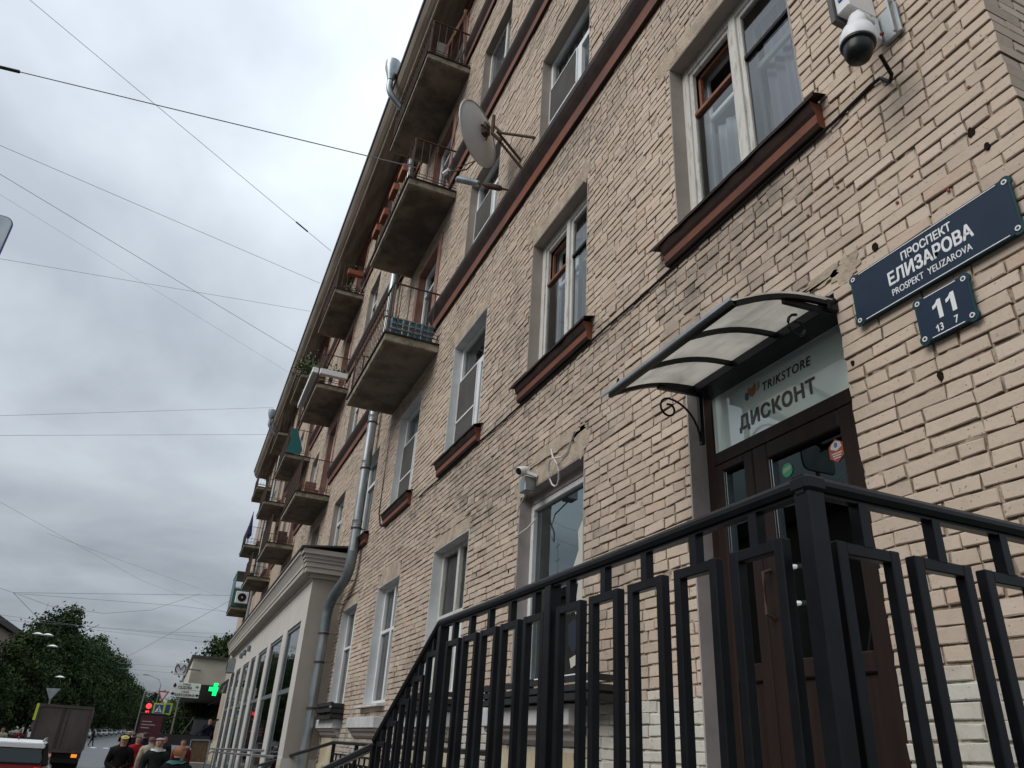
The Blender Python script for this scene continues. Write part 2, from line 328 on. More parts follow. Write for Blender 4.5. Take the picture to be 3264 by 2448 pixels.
def text(name, s, size, mtl, parent, mw, bold=0.0, align='LEFT', shear=0.0, ex=.0008, squeeze=1.0, spacing=1.0):
    cu = bpy.data.curves.new(name, 'FONT'); cu.body = s; cu.size = size; cu.align_x = align; cu.extrude = ex; cu.shear = shear; cu.space_character = spacing
    cu.resolution_u = 4
    t = bpy.data.objects.new(name, cu); C.link(t); dg = bpy.context.evaluated_depsgraph_get(); dg.update()
    me = bpy.data.meshes.new_from_object(t.evaluated_get(dg)); bpy.data.objects.remove(t)
    me.transform(Matrix.Diagonal((squeeze, 1, 1, 1)))
    if bold:                                   # heavier strokes: four copies a hair apart, each in its own plane
        bm = bmesh.new()
        for k, (dx, dy) in enumerate(((-1, -1), (1, -1), (1, 1), (-1, 1))):
            t_ = me.copy(); t_.transform(Matrix.Translation((dx*bold, dy*bold, k*.00022))); bm.from_mesh(t_); bpy.data.meshes.remove(t_)
        bm.to_mesh(me); bm.free()
    me.transform(mw); me.materials.clear(); me.materials.append(M[mtl] if isinstance(mtl, str) else mtl)
    me.name = name
    return link(name, me, parent)
def wall_text_mat(x, y, z):       # text standing on the facade, read from the street
    return Matrix.Translation((x, y, z)) @ Matrix.Rotation(rad(90), 4, 'X')

G = -0.25          # street level
YW = 2.9           # facade plane
XC = -1.373        # building corner
XE = -51.0         # far end of building

# ------------------------------------------------------------------ ground
def sheet(name, x0, x1, y0, y1, z, m):
    return tag(obj(name, MB().quad((x0, y0, z), (x1, y0, z), (x1, y1, z), (x0, y1, z)), m), kind='structure')
sheet('ground', -1500, 300, -900, 900, G-.16, 'earth')
sheet('road', -900, 60, -14.2, -2.3, G-.12, 'asphalt')
tag(obj('pavement', MB().box(-600, 40, -2.15, 2.86, G-.15, G), 'pave'), kind='structure')
tag(obj('far_pavement', MB().box(-600, 40, -24, -14.35, G-.15, G), 'pave'), kind='structure')
kb = MB()
for i in range(140): kb.box(-i*1.0, -i*1.0-.985, -2.3, -2.155, G-.15, G+.004+R_.uniform(-.003, .003), ch=.012)
kb.box(-600, -140, -2.3, -2.155, G-.15, G+.004)
kb.box(-600, 40, -14.345, -14.2, G-.15, G+.004)
tag(obj('kerb', kb, 'kerb'), kind='structure')
mk = MB()
for i in range(26): mk.quad((-60-i*9, -8.32, G-.116), (-64-i*9, -8.32, G-.116), (-64-i*9, -8.2, G-.116), (-60-i*9, -8.2, G-.116))
for i in range(9): mk.quad((-93, -13.4+i*1.2, G-.116), (-97, -13.4+i*1.2, G-.116), (-97, -12.9+i*1.2, G-.116), (-93, -12.9+i*1.2, G-.116))
tag(obj('road_markings', mk, 'marking'), kind='structure')

# ------------------------------------------------------------------ the brick apartment building
bld = thing('apartment_building', (-26, 6, G), 'long five storey beige brick apartment building with brown bands and balconies', 'building')
COLX = [-2.52, -5.45, -8.38, -11.5, -14.5, -17.95, -21.4, -24.75, -28.05, -31.5, -34.85, -38.2, -41.3, -44.2, -47.4]
WW = 1.4
BALC = {3: -12.25, 6: -22.05, 8: -28.75, 10: -35.55, 13: -44.9}
FLOORS = {1: (2.15, 4.0), 2: (5.33, 7.21), 3: (8.68, 10.46), 4: (12.0, 13.86), 5: (15.32, 17.0)}
FLOORZ = {3: 7.75, 4: 11.1, 5: 14.45}
wins = []                       # (floor, col, x0, x1, z0, z1)
for f, (z0, z1) in FLOORS.items():
    for c_, x1 in enumerate(COLX):
        if f == 1 and (c_ == 0 or c_ >= 5): continue
        if f >= 3 and c_ in BALC: wins.append((f, c_, x1-WW, x1, FLOORZ[f]+.05, z1)); continue
        wins.append((f, c_, x1-WW, x1, z0, z1))
DOOR = (-3.925, -2.53, 1.15, 4.0)
holes = [(w[2], w[3], w[4], w[5]) for w in wins] + [DOOR]
LINT = []                       # rendered lintels cut out of the brickwork
for f, c_, x0, x1, z0, z1 in wins:
    if f >= 3 and c_ in BALC: continue
    if x0 > -26: LINT.append((x0, x1, z1, z1 + (.17 if f < 3 else .11)))
LEDGES = [(x1-1.72, x1+.1, 1.74, 1.95) for x1 in COLX[1:5]]
cuts = holes + LINT + LEDGES

def wall_grid(xs, zs, hl, y, amp=0.0, crop=None):
    xs = np.unique(np.round(np.concatenate([xs, [h[0] for h in hl if xs[0] < h[0] < xs[-1]], [h[1] for h in hl if xs[0] < h[1] < xs[-1]]]), 4))
    zs = np.unique(np.round(np.concatenate([zs, [h[2] for h in hl if zs[0] < h[2] < zs[-1]], [h[3] for h in hl if zs[0] < h[3] < zs[-1]]]), 4))
    nx, nzz = len(xs), len(zs)
    cxm = (xs[:-1]+xs[1:])/2; czm = (zs[:-1]+zs[1:])/2
    keep = np.ones((nx-1, nzz-1), bool)
    for h in hl: keep &= ~(((cxm > h[0]) & (cxm < h[1]))[:, None] & ((czm > h[2]) & (czm < h[3]))[None, :])
    X_, Z_ = np.meshgrid(xs, zs, indexing='ij'); Y_ = np.full_like(X_, y)
    if amp:
        nse = rng.normal(0, 1, X_.shape); nse2 = nse.copy(); nse2[1:-1, 1:-1] = (nse[1:-1, 1:-1]*2+nse[:-2, 1:-1]+nse[2:, 1:-1]+nse[1:-1, :-2]+nse[1:-1, 2:])/4
        Y_ = y + amp*nse2
    V = np.stack([X_, Y_, Z_], -1).reshape(-1, 3)
    i, j = np.nonzero(keep); a = i*nzz+j
    F = np.stack([a, a+nzz, a+nzz+1, a+1], -1)
    return V, F
def np_mesh(name, V, F, mtl, parent, attrs=None, smooth=False):
    me = bpy.data.meshes.new(name); nv, nf, k = len(V), len(F), F.shape[1]
    me.vertices.add(nv); me.vertices.foreach_set("co", np.ascontiguousarray(V, np.float32).ravel())
    me.loops.add(nf*k); me.loops.foreach_set("vertex_index", np.ascontiguousarray(F, np.int32).ravel())
    me.polygons.add(nf); me.polygons.foreach_set("loop_start", np.arange(0, nf*k, k, dtype=np.int32)); me.polygons.foreach_set("loop_total", np.full(nf, k, np.int32))
    for nm, arr in (attrs or {}).items():
        a = me.attributes.new(nm, 'FLOAT', 'FACE'); a.data.foreach_set("value", np.ascontiguousarray(arr, np.float32))
    me.materials.append(M[mtl]); me.update(calc_edges=True)
    me.polygons.foreach_set("use_smooth", [smooth]*nf)
    return link(name, me, parent) if parent is not False else me

XB1, XB2 = -17.2, -30.0
# mortar bed behind the bricks: rough close by, plainer further along, then printed far brickwork
V, F = wall_grid(np.arange(-7.6, XC-.02, .024), np.arange(G, 8.3, .024), [h for h in cuts if h[1] > -8 and h[2] < 8.5], YW+.0115, .0050)
np_mesh('wall', V, F, 'mortar', bld, smooth=True)
V, F = wall_grid(np.arange(XB2, -7.55, .5), np.arange(G, 17.4, .5), cuts, YW+.018)
np_mesh('wall', V, F, 'mortar', bld)
V, F = wall_grid(np.array([-7.6, XC-.02]), np.array([8.25, 17.4]), cuts, YW+.013)
np_mesh('wall', V, F, 'mortar', bld)
V, F = wall_grid(np.array([XE, XB2]), np.array([G, 17.4]), holes, YW)
np_mesh('wall', V, F, 'farbrick', bld)
sw = MB().quad((XC-.02, YW+.013, G), (XC-.02, 14, G), (XC-.02, 14, 17.4), (XC-.02, YW+.013, 17.4)).quad((XE, YW, G), (XE, 14, G), (XE, 14, 17.4), (XE, YW, 17.4)).quad((XE, 14, G), (XC, 14, G), (XC, 14, 17.4), (XE, 14, 17.4))
obj('wall', sw, 'mortar', bld)
ROWH, BH = .0732, .0635
rows0 = int((1.95-G)/ROWH)
def row_bricks(r, x_start, x_end):
    rr = random.Random(r*7919+3); k = r % 5; x = x_start; out_ = []
    kind = rr.random()
    hdr = kind < .24; flem = .24 <= kind < .44
    first = True; alt = rr.random() < .5
    while x > x_end:
        if first: ln = (.25, .12, .19)[r % 2 if rr.random() < .9 else 2]; first = False
        elif hdr: ln = .12
        elif flem: ln = .25 if alt else .12; alt = not alt
        else: ln = .25 if rr.random() < .86 else .12
        ln += rr.uniform(-.006, .006)
        out_.append((x-ln, x)); x -= ln + rr.uniform(.008, .014)
    return out_
def cut_row(bricks, z0, z1):
    res = []
    act = [h for h in cuts if h[2] < z1-.012 and h[3] > z0+.012]
    for a, b in bricks:
        segs = [(a, b)]
        for h in act:
            ns = []
            for s0, s1 in segs:
                if s1 <= h[0] or s0 >= h[1]: ns.append((s0, s1)); continue
                if s0 < h[0]: ns.append((s0, h[0]))
                if s1 > h[1]: ns.append((h[1], s1))
            segs = ns
        res += [s for s in segs if s[1]-s[0] > .035]
    return res
B = []
nrows = int((17.1-G)/ROWH)
for r in range(nrows):
    z0 = 1.95 + (r-rows0)*ROWH + .005; z1 = z0 + BH
    if z1 > 17.05: break
    xe = XB2 if z0 > 3 else -17
    for a, b in cut_row(row_bricks(r, XC, xe), z0, z1): B.append((a, b, z0, z1))
B = np.array(B)
def dirt_at(x, z):
    d = 0.12 if x > -4.4 else .34
    d += .22*math.sin(x*.9+1.7)*math.sin(z*.55+x*.21)
    for f, c_, x0, x1, s0, s1 in wins:                     # run-off below the sills
        if f <= 4 and x0-.3 < x < x1+.25 and s0-1.55 < z < s0-.1 and not (f >= 3 and c_ in BALC):
            d = max(d, (.95 if f == 2 else .8)*(1-(s0-z)/2.1))
    if x < -4.7 and 4.0 < z < 5.2: d = max(d, .62)
    if x < -4.5 and z < 2.6: d = max(d, .5)
    d += .35*max(0, math.sin(x*1.3+z*.7)*math.sin(z*1.9-x*.35))
    if z > 8 : d *= .85
    if -2.6 < x and z > 2: d *= .45
    return min(max(d, .03), .95)
nB = len(B)
near = B[:, 1] > XB1
def brick_arrays(b, chamfer=True, side=False):
    n = len(b); j = lambda s_: rng.uniform(-s_, s_, (n, 4))
    yf = YW + rng.normal(0, .0028, n); tilt = rng.normal(0, .0012, n)
    ch = rng.uniform(.0025, .0062, (n, 4))
    x0, x1, z0, z1 = b[:, 0], b[:, 1], b[:, 2]+rng.normal(0, .0018, n)+.0028*np.sin(b[:, 0]*2.3+b[:, 2]*11), b[:, 3]+rng.normal(0, .0018, n)+.0028*np.sin(b[:, 0]*2.3+b[:, 2]*11)
    rt_ = rng.normal(0, .0018, n)[:, None]*np.array([-1, 1, 1, -1]); cxx = np.stack([x0, x1, x1, x0], 1)+j(.0045); czz = np.stack([z0, z0, z1, z1], 1)+j(.0036)+rt_
    sx = np.array([1, -1, -1, 1]); sz = np.array([1, 1, -1, -1])
    yb = YW+.04; par = (np.round(((b[:, 2]-1.955)/ROWH))+rows0).astype(int) % 2
    if chamfer:
        fr = np.stack([cxx+sx*ch, np.repeat(yf[:, None], 4, 1)+tilt[:, None]*np.array([-1, 1, 1, -1]), czz+sz*ch], -1)
        md = np.stack([cxx, np.repeat(yf[:, None], 4, 1)+ch*.8, czz], -1)
        bk = np.stack([cxx, np.full((n, 4), yb), czz], -1)
        if True:
            end = np.abs(x1-XC) < 1e-6                                    # corner bricks run back along the gable
            if end.any():
                dep = np.where(par == 0, .12, .25)
                bk[end, :, 1] = (YW+dep)[end][:, None]
        V = np.concatenate([fr, md, bk], 1).reshape(-1, 3)
        f0 = [[0, 1, 2, 3]]+[[i+4, (i+1) % 4+4, (i+1) % 4, i] for i in range(4)]+[[i+8, (i+1) % 4+8, (i+1) % 4+4, i+4] for i in range(4)]
        st = 12
    else:
        fr = np.stack([cxx, np.repeat(yf[:, None], 4, 1), czz], -1); bk = np.stack([cxx, np.full((n, 4), yb), czz], -1)
        V = np.concatenate([fr, bk], 1).reshape(-1, 3); f0 = [[0, 1, 2, 3]]+[[i+4, (i+1) % 4+4, (i+1) % 4, i] for i in range(4)]; st = 8
    F = (np.array(f0)[None]+(np.arange(n)*st)[:, None, None]).reshape(-1, 4)
    nfp = len(f0)
    t = np.clip(rng.normal(.55, .2, n), 0, 1); t[rng.random(n) < .03] = 1.0
    xm, zm = (b[:, 0]+b[:, 1])/2, (b[:, 2]+b[:, 3])/2
    d = np.array([dirt_at(a, c2) for a, c2 in zip(xm, zm)])*rng.uniform(.5, 1.15, n)
    w = np.where(zm < 1.95, rng.uniform(.75, 1.0, n), 0); w = np.where((zm < 2.02) & (zm > 1.95) & (rng.random(n) < .3), .5, w)
    w = np.where((xm < -9.5) & (zm < 1.95), w*.55, w)
    jt = np.array([0, .22, .05, .15, .05, .95, .40, .95, .40] if chamfer else [0, .9, .35, .9, .35])  # undersides and tops darkest: joint shade put into the colour
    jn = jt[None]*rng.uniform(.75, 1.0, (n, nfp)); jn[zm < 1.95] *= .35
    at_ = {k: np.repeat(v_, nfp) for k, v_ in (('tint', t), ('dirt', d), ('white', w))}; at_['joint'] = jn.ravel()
    return V, F, at_, st, nfp
# the 300 bricks that show largest become parts, the rest one body of brickwork
cen = np.stack([(B[:, 0]+B[:, 1])/2, np.full(nB, YW), (B[:, 2]+B[:, 3])/2], 1) - np.array(EYE)
pc = cen @ np.array([list(rt), list(up), list(fwd)]).T
fx, fy = pc[:, 0]/pc[:, 2]*26.03/36, pc[:, 1]/pc[:, 2]*26.03/36
inview = (pc[:, 2] > 0) & (np.abs(fx) < .497) & (np.abs(fy) < .372)
hidden = ((B[:, 0] < -2.5) & (B[:, 2] < 2.3)) | ((B[:, 0] > -2.2) & (B[:, 2] < 2.35) & (B[:, 2] > 2.0)) | ((B[:, 0] > -2.25) & (B[:, 2] > 3.66) & (B[:, 3] < 3.98)) | ((B[:, 0] > -2.1) & (B[:, 2] > 3.4) & (B[:, 3] < 3.66) & (B[:, 1] < -1.74))
area = (B[:, 1]-B[:, 0])*(B[:, 3]-B[:, 2])*YW/np.linalg.norm(cen, axis=1)**3
area[~inview | hidden] = 0
order = np.argsort(-area); pick = np.zeros(nB, bool); pick[order[:295]] = True
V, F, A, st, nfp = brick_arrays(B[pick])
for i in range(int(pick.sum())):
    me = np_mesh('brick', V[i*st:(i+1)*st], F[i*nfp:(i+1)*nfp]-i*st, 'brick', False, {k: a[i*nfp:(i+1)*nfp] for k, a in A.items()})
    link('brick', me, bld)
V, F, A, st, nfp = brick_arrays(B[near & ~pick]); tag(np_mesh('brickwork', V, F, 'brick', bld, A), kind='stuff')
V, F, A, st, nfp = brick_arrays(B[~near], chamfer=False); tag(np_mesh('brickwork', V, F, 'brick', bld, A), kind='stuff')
# gable bricks round the corner
gb = []
for r in range(nrows):
    z0 = 1.95+(r-rows0)*ROWH+.005
    if z0 < 3 or z0 > 9: continue
    y = YW+(.12 if r % 2 == 0 else .25)+.011
    while y < YW+1.6:
        ln = .25 if R_.random() < .8 else .12; gb.append((y, y+ln, z0, z0+BH)); y += ln+.011
gv, gf, gt = [], [], []
for (a, b_, z0, z1) in gb:
    k = len(gv); c_ = R_.uniform(.004, .008); x = XC+R_.gauss(0, .0015)
    gv += [(x, a+c_, z0+c_), (x, b_-c_, z0+c_), (x, b_-c_, z1-c_), (x, a+c_, z1-c_), (x-.006, a, z0), (x-.006, b_, z0), (x-.006, b_, z1), (x-.006, a, z1), (x-.03, a, z0), (x-.03, b_, z0), (x-.03, b_, z1), (x-.03, a, z1)]
    fs = [[0, 1, 2, 3]]+[[i+4, (i+1) % 4+4, (i+1) % 4, i] for i in range(4)]+[[i+8, (i+1) % 4+8, (i+1) % 4+4, i+4] for i in range(4)]
    gf += [[k+q for q in f_] for f_ in fs]; gt += [min(1, max(0, R_.gauss(.5, .2)))]*9
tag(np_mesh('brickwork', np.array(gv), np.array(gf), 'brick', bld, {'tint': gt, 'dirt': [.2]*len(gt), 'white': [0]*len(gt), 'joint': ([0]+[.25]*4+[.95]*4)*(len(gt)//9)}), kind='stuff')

# lintels, brown bands, eave
for (x0, x1, z0, z1) in LINT:
    m = MB(); nseg = 10
    for i in range(nseg):
        a, b_ = x0+(x1-x0)*i/nseg, x0+(x1-x0)*(i+1)/nseg
        m.box(a, b_, YW-.001-.002*R_.random(), YW+.05, z0, z1-.004, ch=0)
    obj('lintel', m, 'lintel', bld)
# plaster smears over the brick joints above some openings
for (cx_, cz_, w_, h_) in [(-6.1, 4.28, 1.5, .16), (-5.5, 4.15, .3, .35), (-6.86, 4.05, .3, .3), (-9.0, 4.22, 1.4, .12), (-12.1, 4.2, 1.3, .14), (-6.9, 7.42, .35, .3), (-5.5, 7.3, .25, .35), (-2.42, 4.08, .22, .2), (-9.75, 7.4, .4, .3), (-8.4, 7.3, .25, .3), (-3.95, 7.32, .35, .28), (-2.6, 4.12, .35, .1), (-3.1, 4.09, 1.2, .09)]:
    sm = MB(); n = 26; pts = []
    for i in range(n):
        t = 2*math.pi*i/n; q_ = R_.uniform(.6, 1.12); pts.append((cx_+w_/2*q_*math.cos(t), YW-.0035, cz_+h_/2*q_*math.sin(t)))
    sm.poly(pts, (0, 1, 0), .02)
    obj('plaster_smear', sm, 'lintel', bld)
def belt(x0, x1, dz, z0=8.2):
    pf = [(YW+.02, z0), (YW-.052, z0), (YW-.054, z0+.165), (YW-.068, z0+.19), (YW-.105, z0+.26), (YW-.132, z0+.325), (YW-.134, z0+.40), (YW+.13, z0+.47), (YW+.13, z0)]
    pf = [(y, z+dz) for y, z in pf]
    obj('string_course', MB().prof(pf, x0, x1, 0, [1, 0, 1, 1, 1, 1, 1, 1, 0]), ['belt', 'beltdark'], bld)  # dark underside and cove paint the shade beneath the top sheet
bx = [XC+.03]
for c_, xc in BALC.items(): bx += [xc+1.0, xc-1.05]
bx.append(XE-.05)
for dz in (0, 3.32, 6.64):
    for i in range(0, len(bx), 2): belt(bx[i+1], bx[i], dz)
pf = [(YW+.1, 17.0), (YW-.05, 17.0), (YW-.055, 17.20), (YW-.09, 17.24), (YW-.09, 17.33), (YW-.30, 17.335), (YW-.305, 17.35), (YW-.42, 17.352), (YW-.425, 17.335), (2.22, 17.335), (2.22, 17.29), (2.185, 17.29), (2.18, 17.33), (2.12, 17.38), (2.04, 17.47), (1.99, 17.58), (1.965, 17.68), (1.925, 17.70), (1.92, 17.83), (YW+.1, 18.3)]
ml = [1, 1, 1, 1, 0, 0, 0, 0, 0, 2, 2, 2, 0, 0, 0, 0, 3, 3, 3, 3]
obj('eave', MB().prof(pf, XE-.35, XC+.35, 0, ml), ['soffit', 'belt', 'fillet', 'roofmetal'], bld)
obj('roof', MB().prof([(1.93, 17.84), (8.4, 20.6), (14.8, 17.84)], XE-.35, XC+.35), 'roofmetal', bld)

# ---------------- windows (part) > frame pieces, panes, sills ... (sub-parts)
YF = YW+.13                      # front of the window frames
def reveal(w, x0, x1, z0, z1, m, depth=.15, soff=None):
    t = .012; y0, y1 = YW-.0015, YW+depth
    obj('reveal', MB().box(x0-.002, x0+t, y0, y1, z0, z1).box(x1-t, x1+.002, y0+.004, y1, z0, z1).box(x0+t, x1-t, y0+.002, y1, z1-t, z1+.002), m, w)
def wframe(x0, x1, z0, z1, bars_v=(), bars_h=(), fw=.065, y=YF, th=.07, cw=.05):
    m = MB(); m.box(x0, x0+fw, y, y+th, z0, z1, ch=.006).box(x1-fw, x1, y, y+th, z0, z1, ch=.006)
    m.box(x0+fw, x1-fw, y+.002, y+th, z1-fw, z1, ch=.006).box(x0+fw, x1-fw, y+.002, y+th, z0, z0+fw, ch=.006)
    for (x, a, b_, w_) in bars_v: m.box(x-w_/2, x+w_/2, y-.004, y+th-.004, a, b_, ch=.006)
    for (z, a, b_, w_) in bars_h: m.box(a, b_, y+.001, y+th-.006, z-w_/2, z+w_/2, ch=.006)
    return m
def pane(w, x0, x1, z0, z1, y=None, m='glass'):
    y = y or YF+.045; k = .0012*R_.uniform(-1, 1)
    return obj('pane', MB().box(x0, x1, y, y+.006, z0, z1) if m == 'darkglass' else MB().quad((x0, y+k, z0), (x1, y-k, z0), (x1, y-k+.002, z1), (x0, y+k+.002, z1)), m, w)
def curtain(w, x0, x1, z0, z1, m='curtain', y=YF+.15, amp=.022, wl=.11, fill=1.0):
    mb = MB(); n = max(10, int((x1-x0)/.02)); ph = R_.random()*9; px = None
    for i in range(n+1):
        x = x0+(x1-x0)*i/n; yy = y+amp*math.sin(x*2*math.pi/wl+ph+1.6*math.sin(x*9+ph))+.01*math.sin(x*31)
        if px: mb.quad((px[0], px[1], z0), (x, yy, z0), (x, yy, z1), (px[0], px[1], z1))
        px = (x, yy)
    return obj('curtain', mb, m, w, smooth=True)
def backdrop(w, x0, x1, z0, z1, m='room', y=YF+.6):
    obj('room', MB().quad((x0-.3, y, z0-.2), (x1+.3, y, z0-.2), (x1+.3, y, z1+.2), (x0-.3, y, z1+.2)).quad((x0-.3, YF+.08, z1+.05), (x1+.3, YF+.08, z1+.05), (x1+.3, y, z1+.05), (x0-.3, y, z1+.05))
        .quad((x0-.02, YF+.08, z0), (x0-.02, YF+.08, z1), (x0-.3, y, z1), (x0-.3, y, z0)).quad((x1+.02, YF+.08, z0), (x1+.02, YF+.08, z1), (x1+.3, y, z1), (x1+.3, y, z0)), m, w)
def sill(w, x0, x1, z, big=1.0):
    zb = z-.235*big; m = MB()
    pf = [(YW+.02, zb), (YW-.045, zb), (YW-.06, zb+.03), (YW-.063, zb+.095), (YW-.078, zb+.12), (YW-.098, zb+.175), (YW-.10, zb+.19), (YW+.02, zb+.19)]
    m.prof(pf, x0-.11, x1+.13, 0, [1, 1, 0, 1, 1, 1, 1, 1])  # shade below the drip sheet painted dark on underside and cove
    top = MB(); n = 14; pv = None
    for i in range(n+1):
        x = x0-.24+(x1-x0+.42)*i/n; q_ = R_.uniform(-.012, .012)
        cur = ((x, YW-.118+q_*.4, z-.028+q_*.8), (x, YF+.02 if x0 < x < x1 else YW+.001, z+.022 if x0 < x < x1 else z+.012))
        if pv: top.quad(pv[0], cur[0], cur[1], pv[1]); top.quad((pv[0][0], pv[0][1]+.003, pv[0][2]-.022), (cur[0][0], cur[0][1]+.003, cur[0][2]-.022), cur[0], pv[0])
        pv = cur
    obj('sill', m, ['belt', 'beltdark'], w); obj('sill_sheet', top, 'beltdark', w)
def win_wood(x0, x1, z0, z1, wide=False):
    mid = (x0+x1)/2
    f_ = wframe(x0+.01, x1-.01, z0, z1-.01, [(mid, z0+.05, z1-.05, .075)], [], fw=.08)
    w = obj('window', f_, 'wood', bld)
    y = YF+.02
    for k, (a, b_) in enumerate(((x0+.09, mid-.037), (mid+.037, x1-.09))):
        s = MB(); t = .045; zt = z1-.09; zc = z1-.62
        s.box(a, a+t, y, y+.04, z0+.08, zt, ch=.004).box(b_-t, b_, y, y+.04, z0+.08, zt, ch=.004).box(a+t, b_-t, y, y+.04, zt-t, zt, ch=.004).box(a+t, b_-t, y, y+.04, z0+.08, z0+.13, ch=.004)
        s.box(a+t, b_-t, y-.006, y+.034, zc-.02, zc+.02, 1, ch=.004)
        obj('sash', s, ['wood', 'redwood' if k == 0 else 'cable'], w)
        pane(w, a+t, b_-t, z0+.13, zc-.02, y+.02)
        if not (k == 0): pane(w, a+t, b_-t, zc+.02, zt-t, y+.02)
    if True:                       # small upper vent leaf of the left casement
        a, b_ = x0+.09+.045, mid-.037-.045
        s = MB().box(a, a+.03, y+.06, y+.09, zc+.03, zt-.05).box(b_-.03, b_, y+.06, y+.09, zc+.03, zt-.05).box(a, b_, y+.06, y+.09, zt-.08, zt-.05).box(a, b_, y+.06, y+.09, zc+.03, zc+.06)
        obj('vent_leaf', s, 'redwood', w)
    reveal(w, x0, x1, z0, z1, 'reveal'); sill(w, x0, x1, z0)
    inner = wframe(x0+.05, x1-.05, z0, z1-.03, [(mid, z0+.05, z1-.05, .11)], [(z1-.6, x0+.08, x1-.08, .06)], fw=.10, y=YF+.17, th=.04)
    obj('inner_frame', inner, 'pvc', w); backdrop(w, x0, x1, z0, z1, 'roomlight')
    return w
def win_pvc(x0, x1, z0, z1, rev='reveal', s=True, flip=False, parts=True, net=True, curt=None, room='room'):
    zt = z0+(z1-z0)*.68; xm = x0+(x1-x0)*.62; fw = .055
    w = obj('window', wframe(x0+.012, x1-.012, z0, z1-.012, [(xm, z0+.04, zt, .085)], [(zt, x0+.05, x1-.05, .075)], fw=fw), 'pvc', bld)
    a, b_ = x0+.012+fw, x1-.012-fw
    pane(w, a, b_, zt+.037, z1-.012-fw); pane(w, a, xm-.042, z0+fw, zt-.037)
    s_ = MB(); t = .045; c0 = xm+.042; y = YF-.008
    s_.box(c0, c0+t, y, y+.06, z0+fw, zt-.038, ch=.005).box(b_-t, b_, y, y+.06, z0+fw, zt-.038, ch=.005).box(c0+t, b_-t, y, y+.06, zt-.038-t, zt-.038, ch=.005).box(c0+t, b_-t, y, y+.06, z0+fw, z0+fw+t, ch=.005)
    obj('sash', s_, 'pvc', w); pane(w, c0+t, b_-t, z0+fw+t, zt-.038-t)
    if net:
        nt_ = MB().quad((a-.01, YF-.014, z0+.03), (xm-.03, YF-.014, z0+.03), (xm-.03, YF-.014, zt-.02), (a-.01, YF-.014, zt-.02))
        obj('insect_screen', nt_, 'net', w); zz_ = z0+(zt-z0)*.46
        obj('screen_frame', MB().box(a-.022, xm-.02, YF-.022, YF-.006, zz_-.014, zz_+.014).box(a-.022, a-.002, YF-.022, YF-.006, z0+.02, zt-.012).box(xm-.036, xm-.016, YF-.022, YF-.006, z0+.02, zt-.012).box(a-.002, xm-.036, YF-.022, YF-.006, zt-.03, zt-.012), 'pvc', w)
    reveal(w, x0, x1, z0, z1, rev); 
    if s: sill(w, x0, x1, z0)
    if curt: curtain(w, x0+.08, x1-.08, z0+.05, z1-.06, curt)
    backdrop(w, x0, x1, z0, z1, room)
    return w
def win_far(x0, x1, z0, z1, s=True, old=False):
    xm = x0+(x1-x0)*.6; zt = z0+(z1-z0)*.68
    w = obj('window', wframe(x0+.012, x1-.012, z0, z1-.012, [(xm, z0+.04, zt if not old else z1-.05, .08)], [] if old else [(zt, x0+.05, x1-.05, .07)]), 'wood' if old else 'pvc', bld)
    pane(w, x0+.05, x1-.05, z0+.05, z1-.05, m='darkglass'); reveal(w, x0, x1, z0, z1, 'whiterev' if R_.random() < .35 else 'reveal')
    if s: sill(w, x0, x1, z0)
    return w
def win_shop(x0, x1, z0, z1):
    w = obj('window', wframe(x0+.012, x1-.012, z0, z1-.1, fw=.06), 'pvc', bld)
    pane(w, x0+.07, x1-.07, z0+.06, z1-.16, m='shopglass')
    reveal(w, x0, x1, z0, z1, 'mauve'); obj('frame_head', MB().box(x0+.012, x1-.012, YF-.01, YF+.06, z1-.1, z1-.012), 'mauve', w)
    backdrop(w, x0, x1, z0, z1, 'room', YF+.5)
    return w
def win_ground(x0, x1, z0, z1, board=False):
    zt = z0+(z1-z0)*(.60 if not board else .52); xm = x0+(x1-x0)*.5
    w = obj('window', wframe(x0+.012, x1-.012, z0, z1-.012, [(xm, z0+.04, z1-.05, .075)], [(zt, x0+.05, x1-.05, .055)], fw=.06), 'pvc' if not board else 'wood', bld)
    for (a, b_) in ((x0+.075, xm-.04), (xm+.04, x1-.075)):
        pane(w, a, b_, zt+.03, z1-.075)
        if board: obj('white_panel', MB().box(a, b_, YF+.03, YF+.05, z0+.06, zt-.03), 'pvc', w)
        else: pane(w, a, b_, z0+.06, zt-.03)
    reveal(w, x0, x1, z0, z1, 'whiterev', depth=.2)
    curtain(w, x0+.06, x1-.06, z0+.05, z1-.2, 'net', amp=.012); backdrop(w, x0, x1, z0, z1)
    return w
shopwin = None
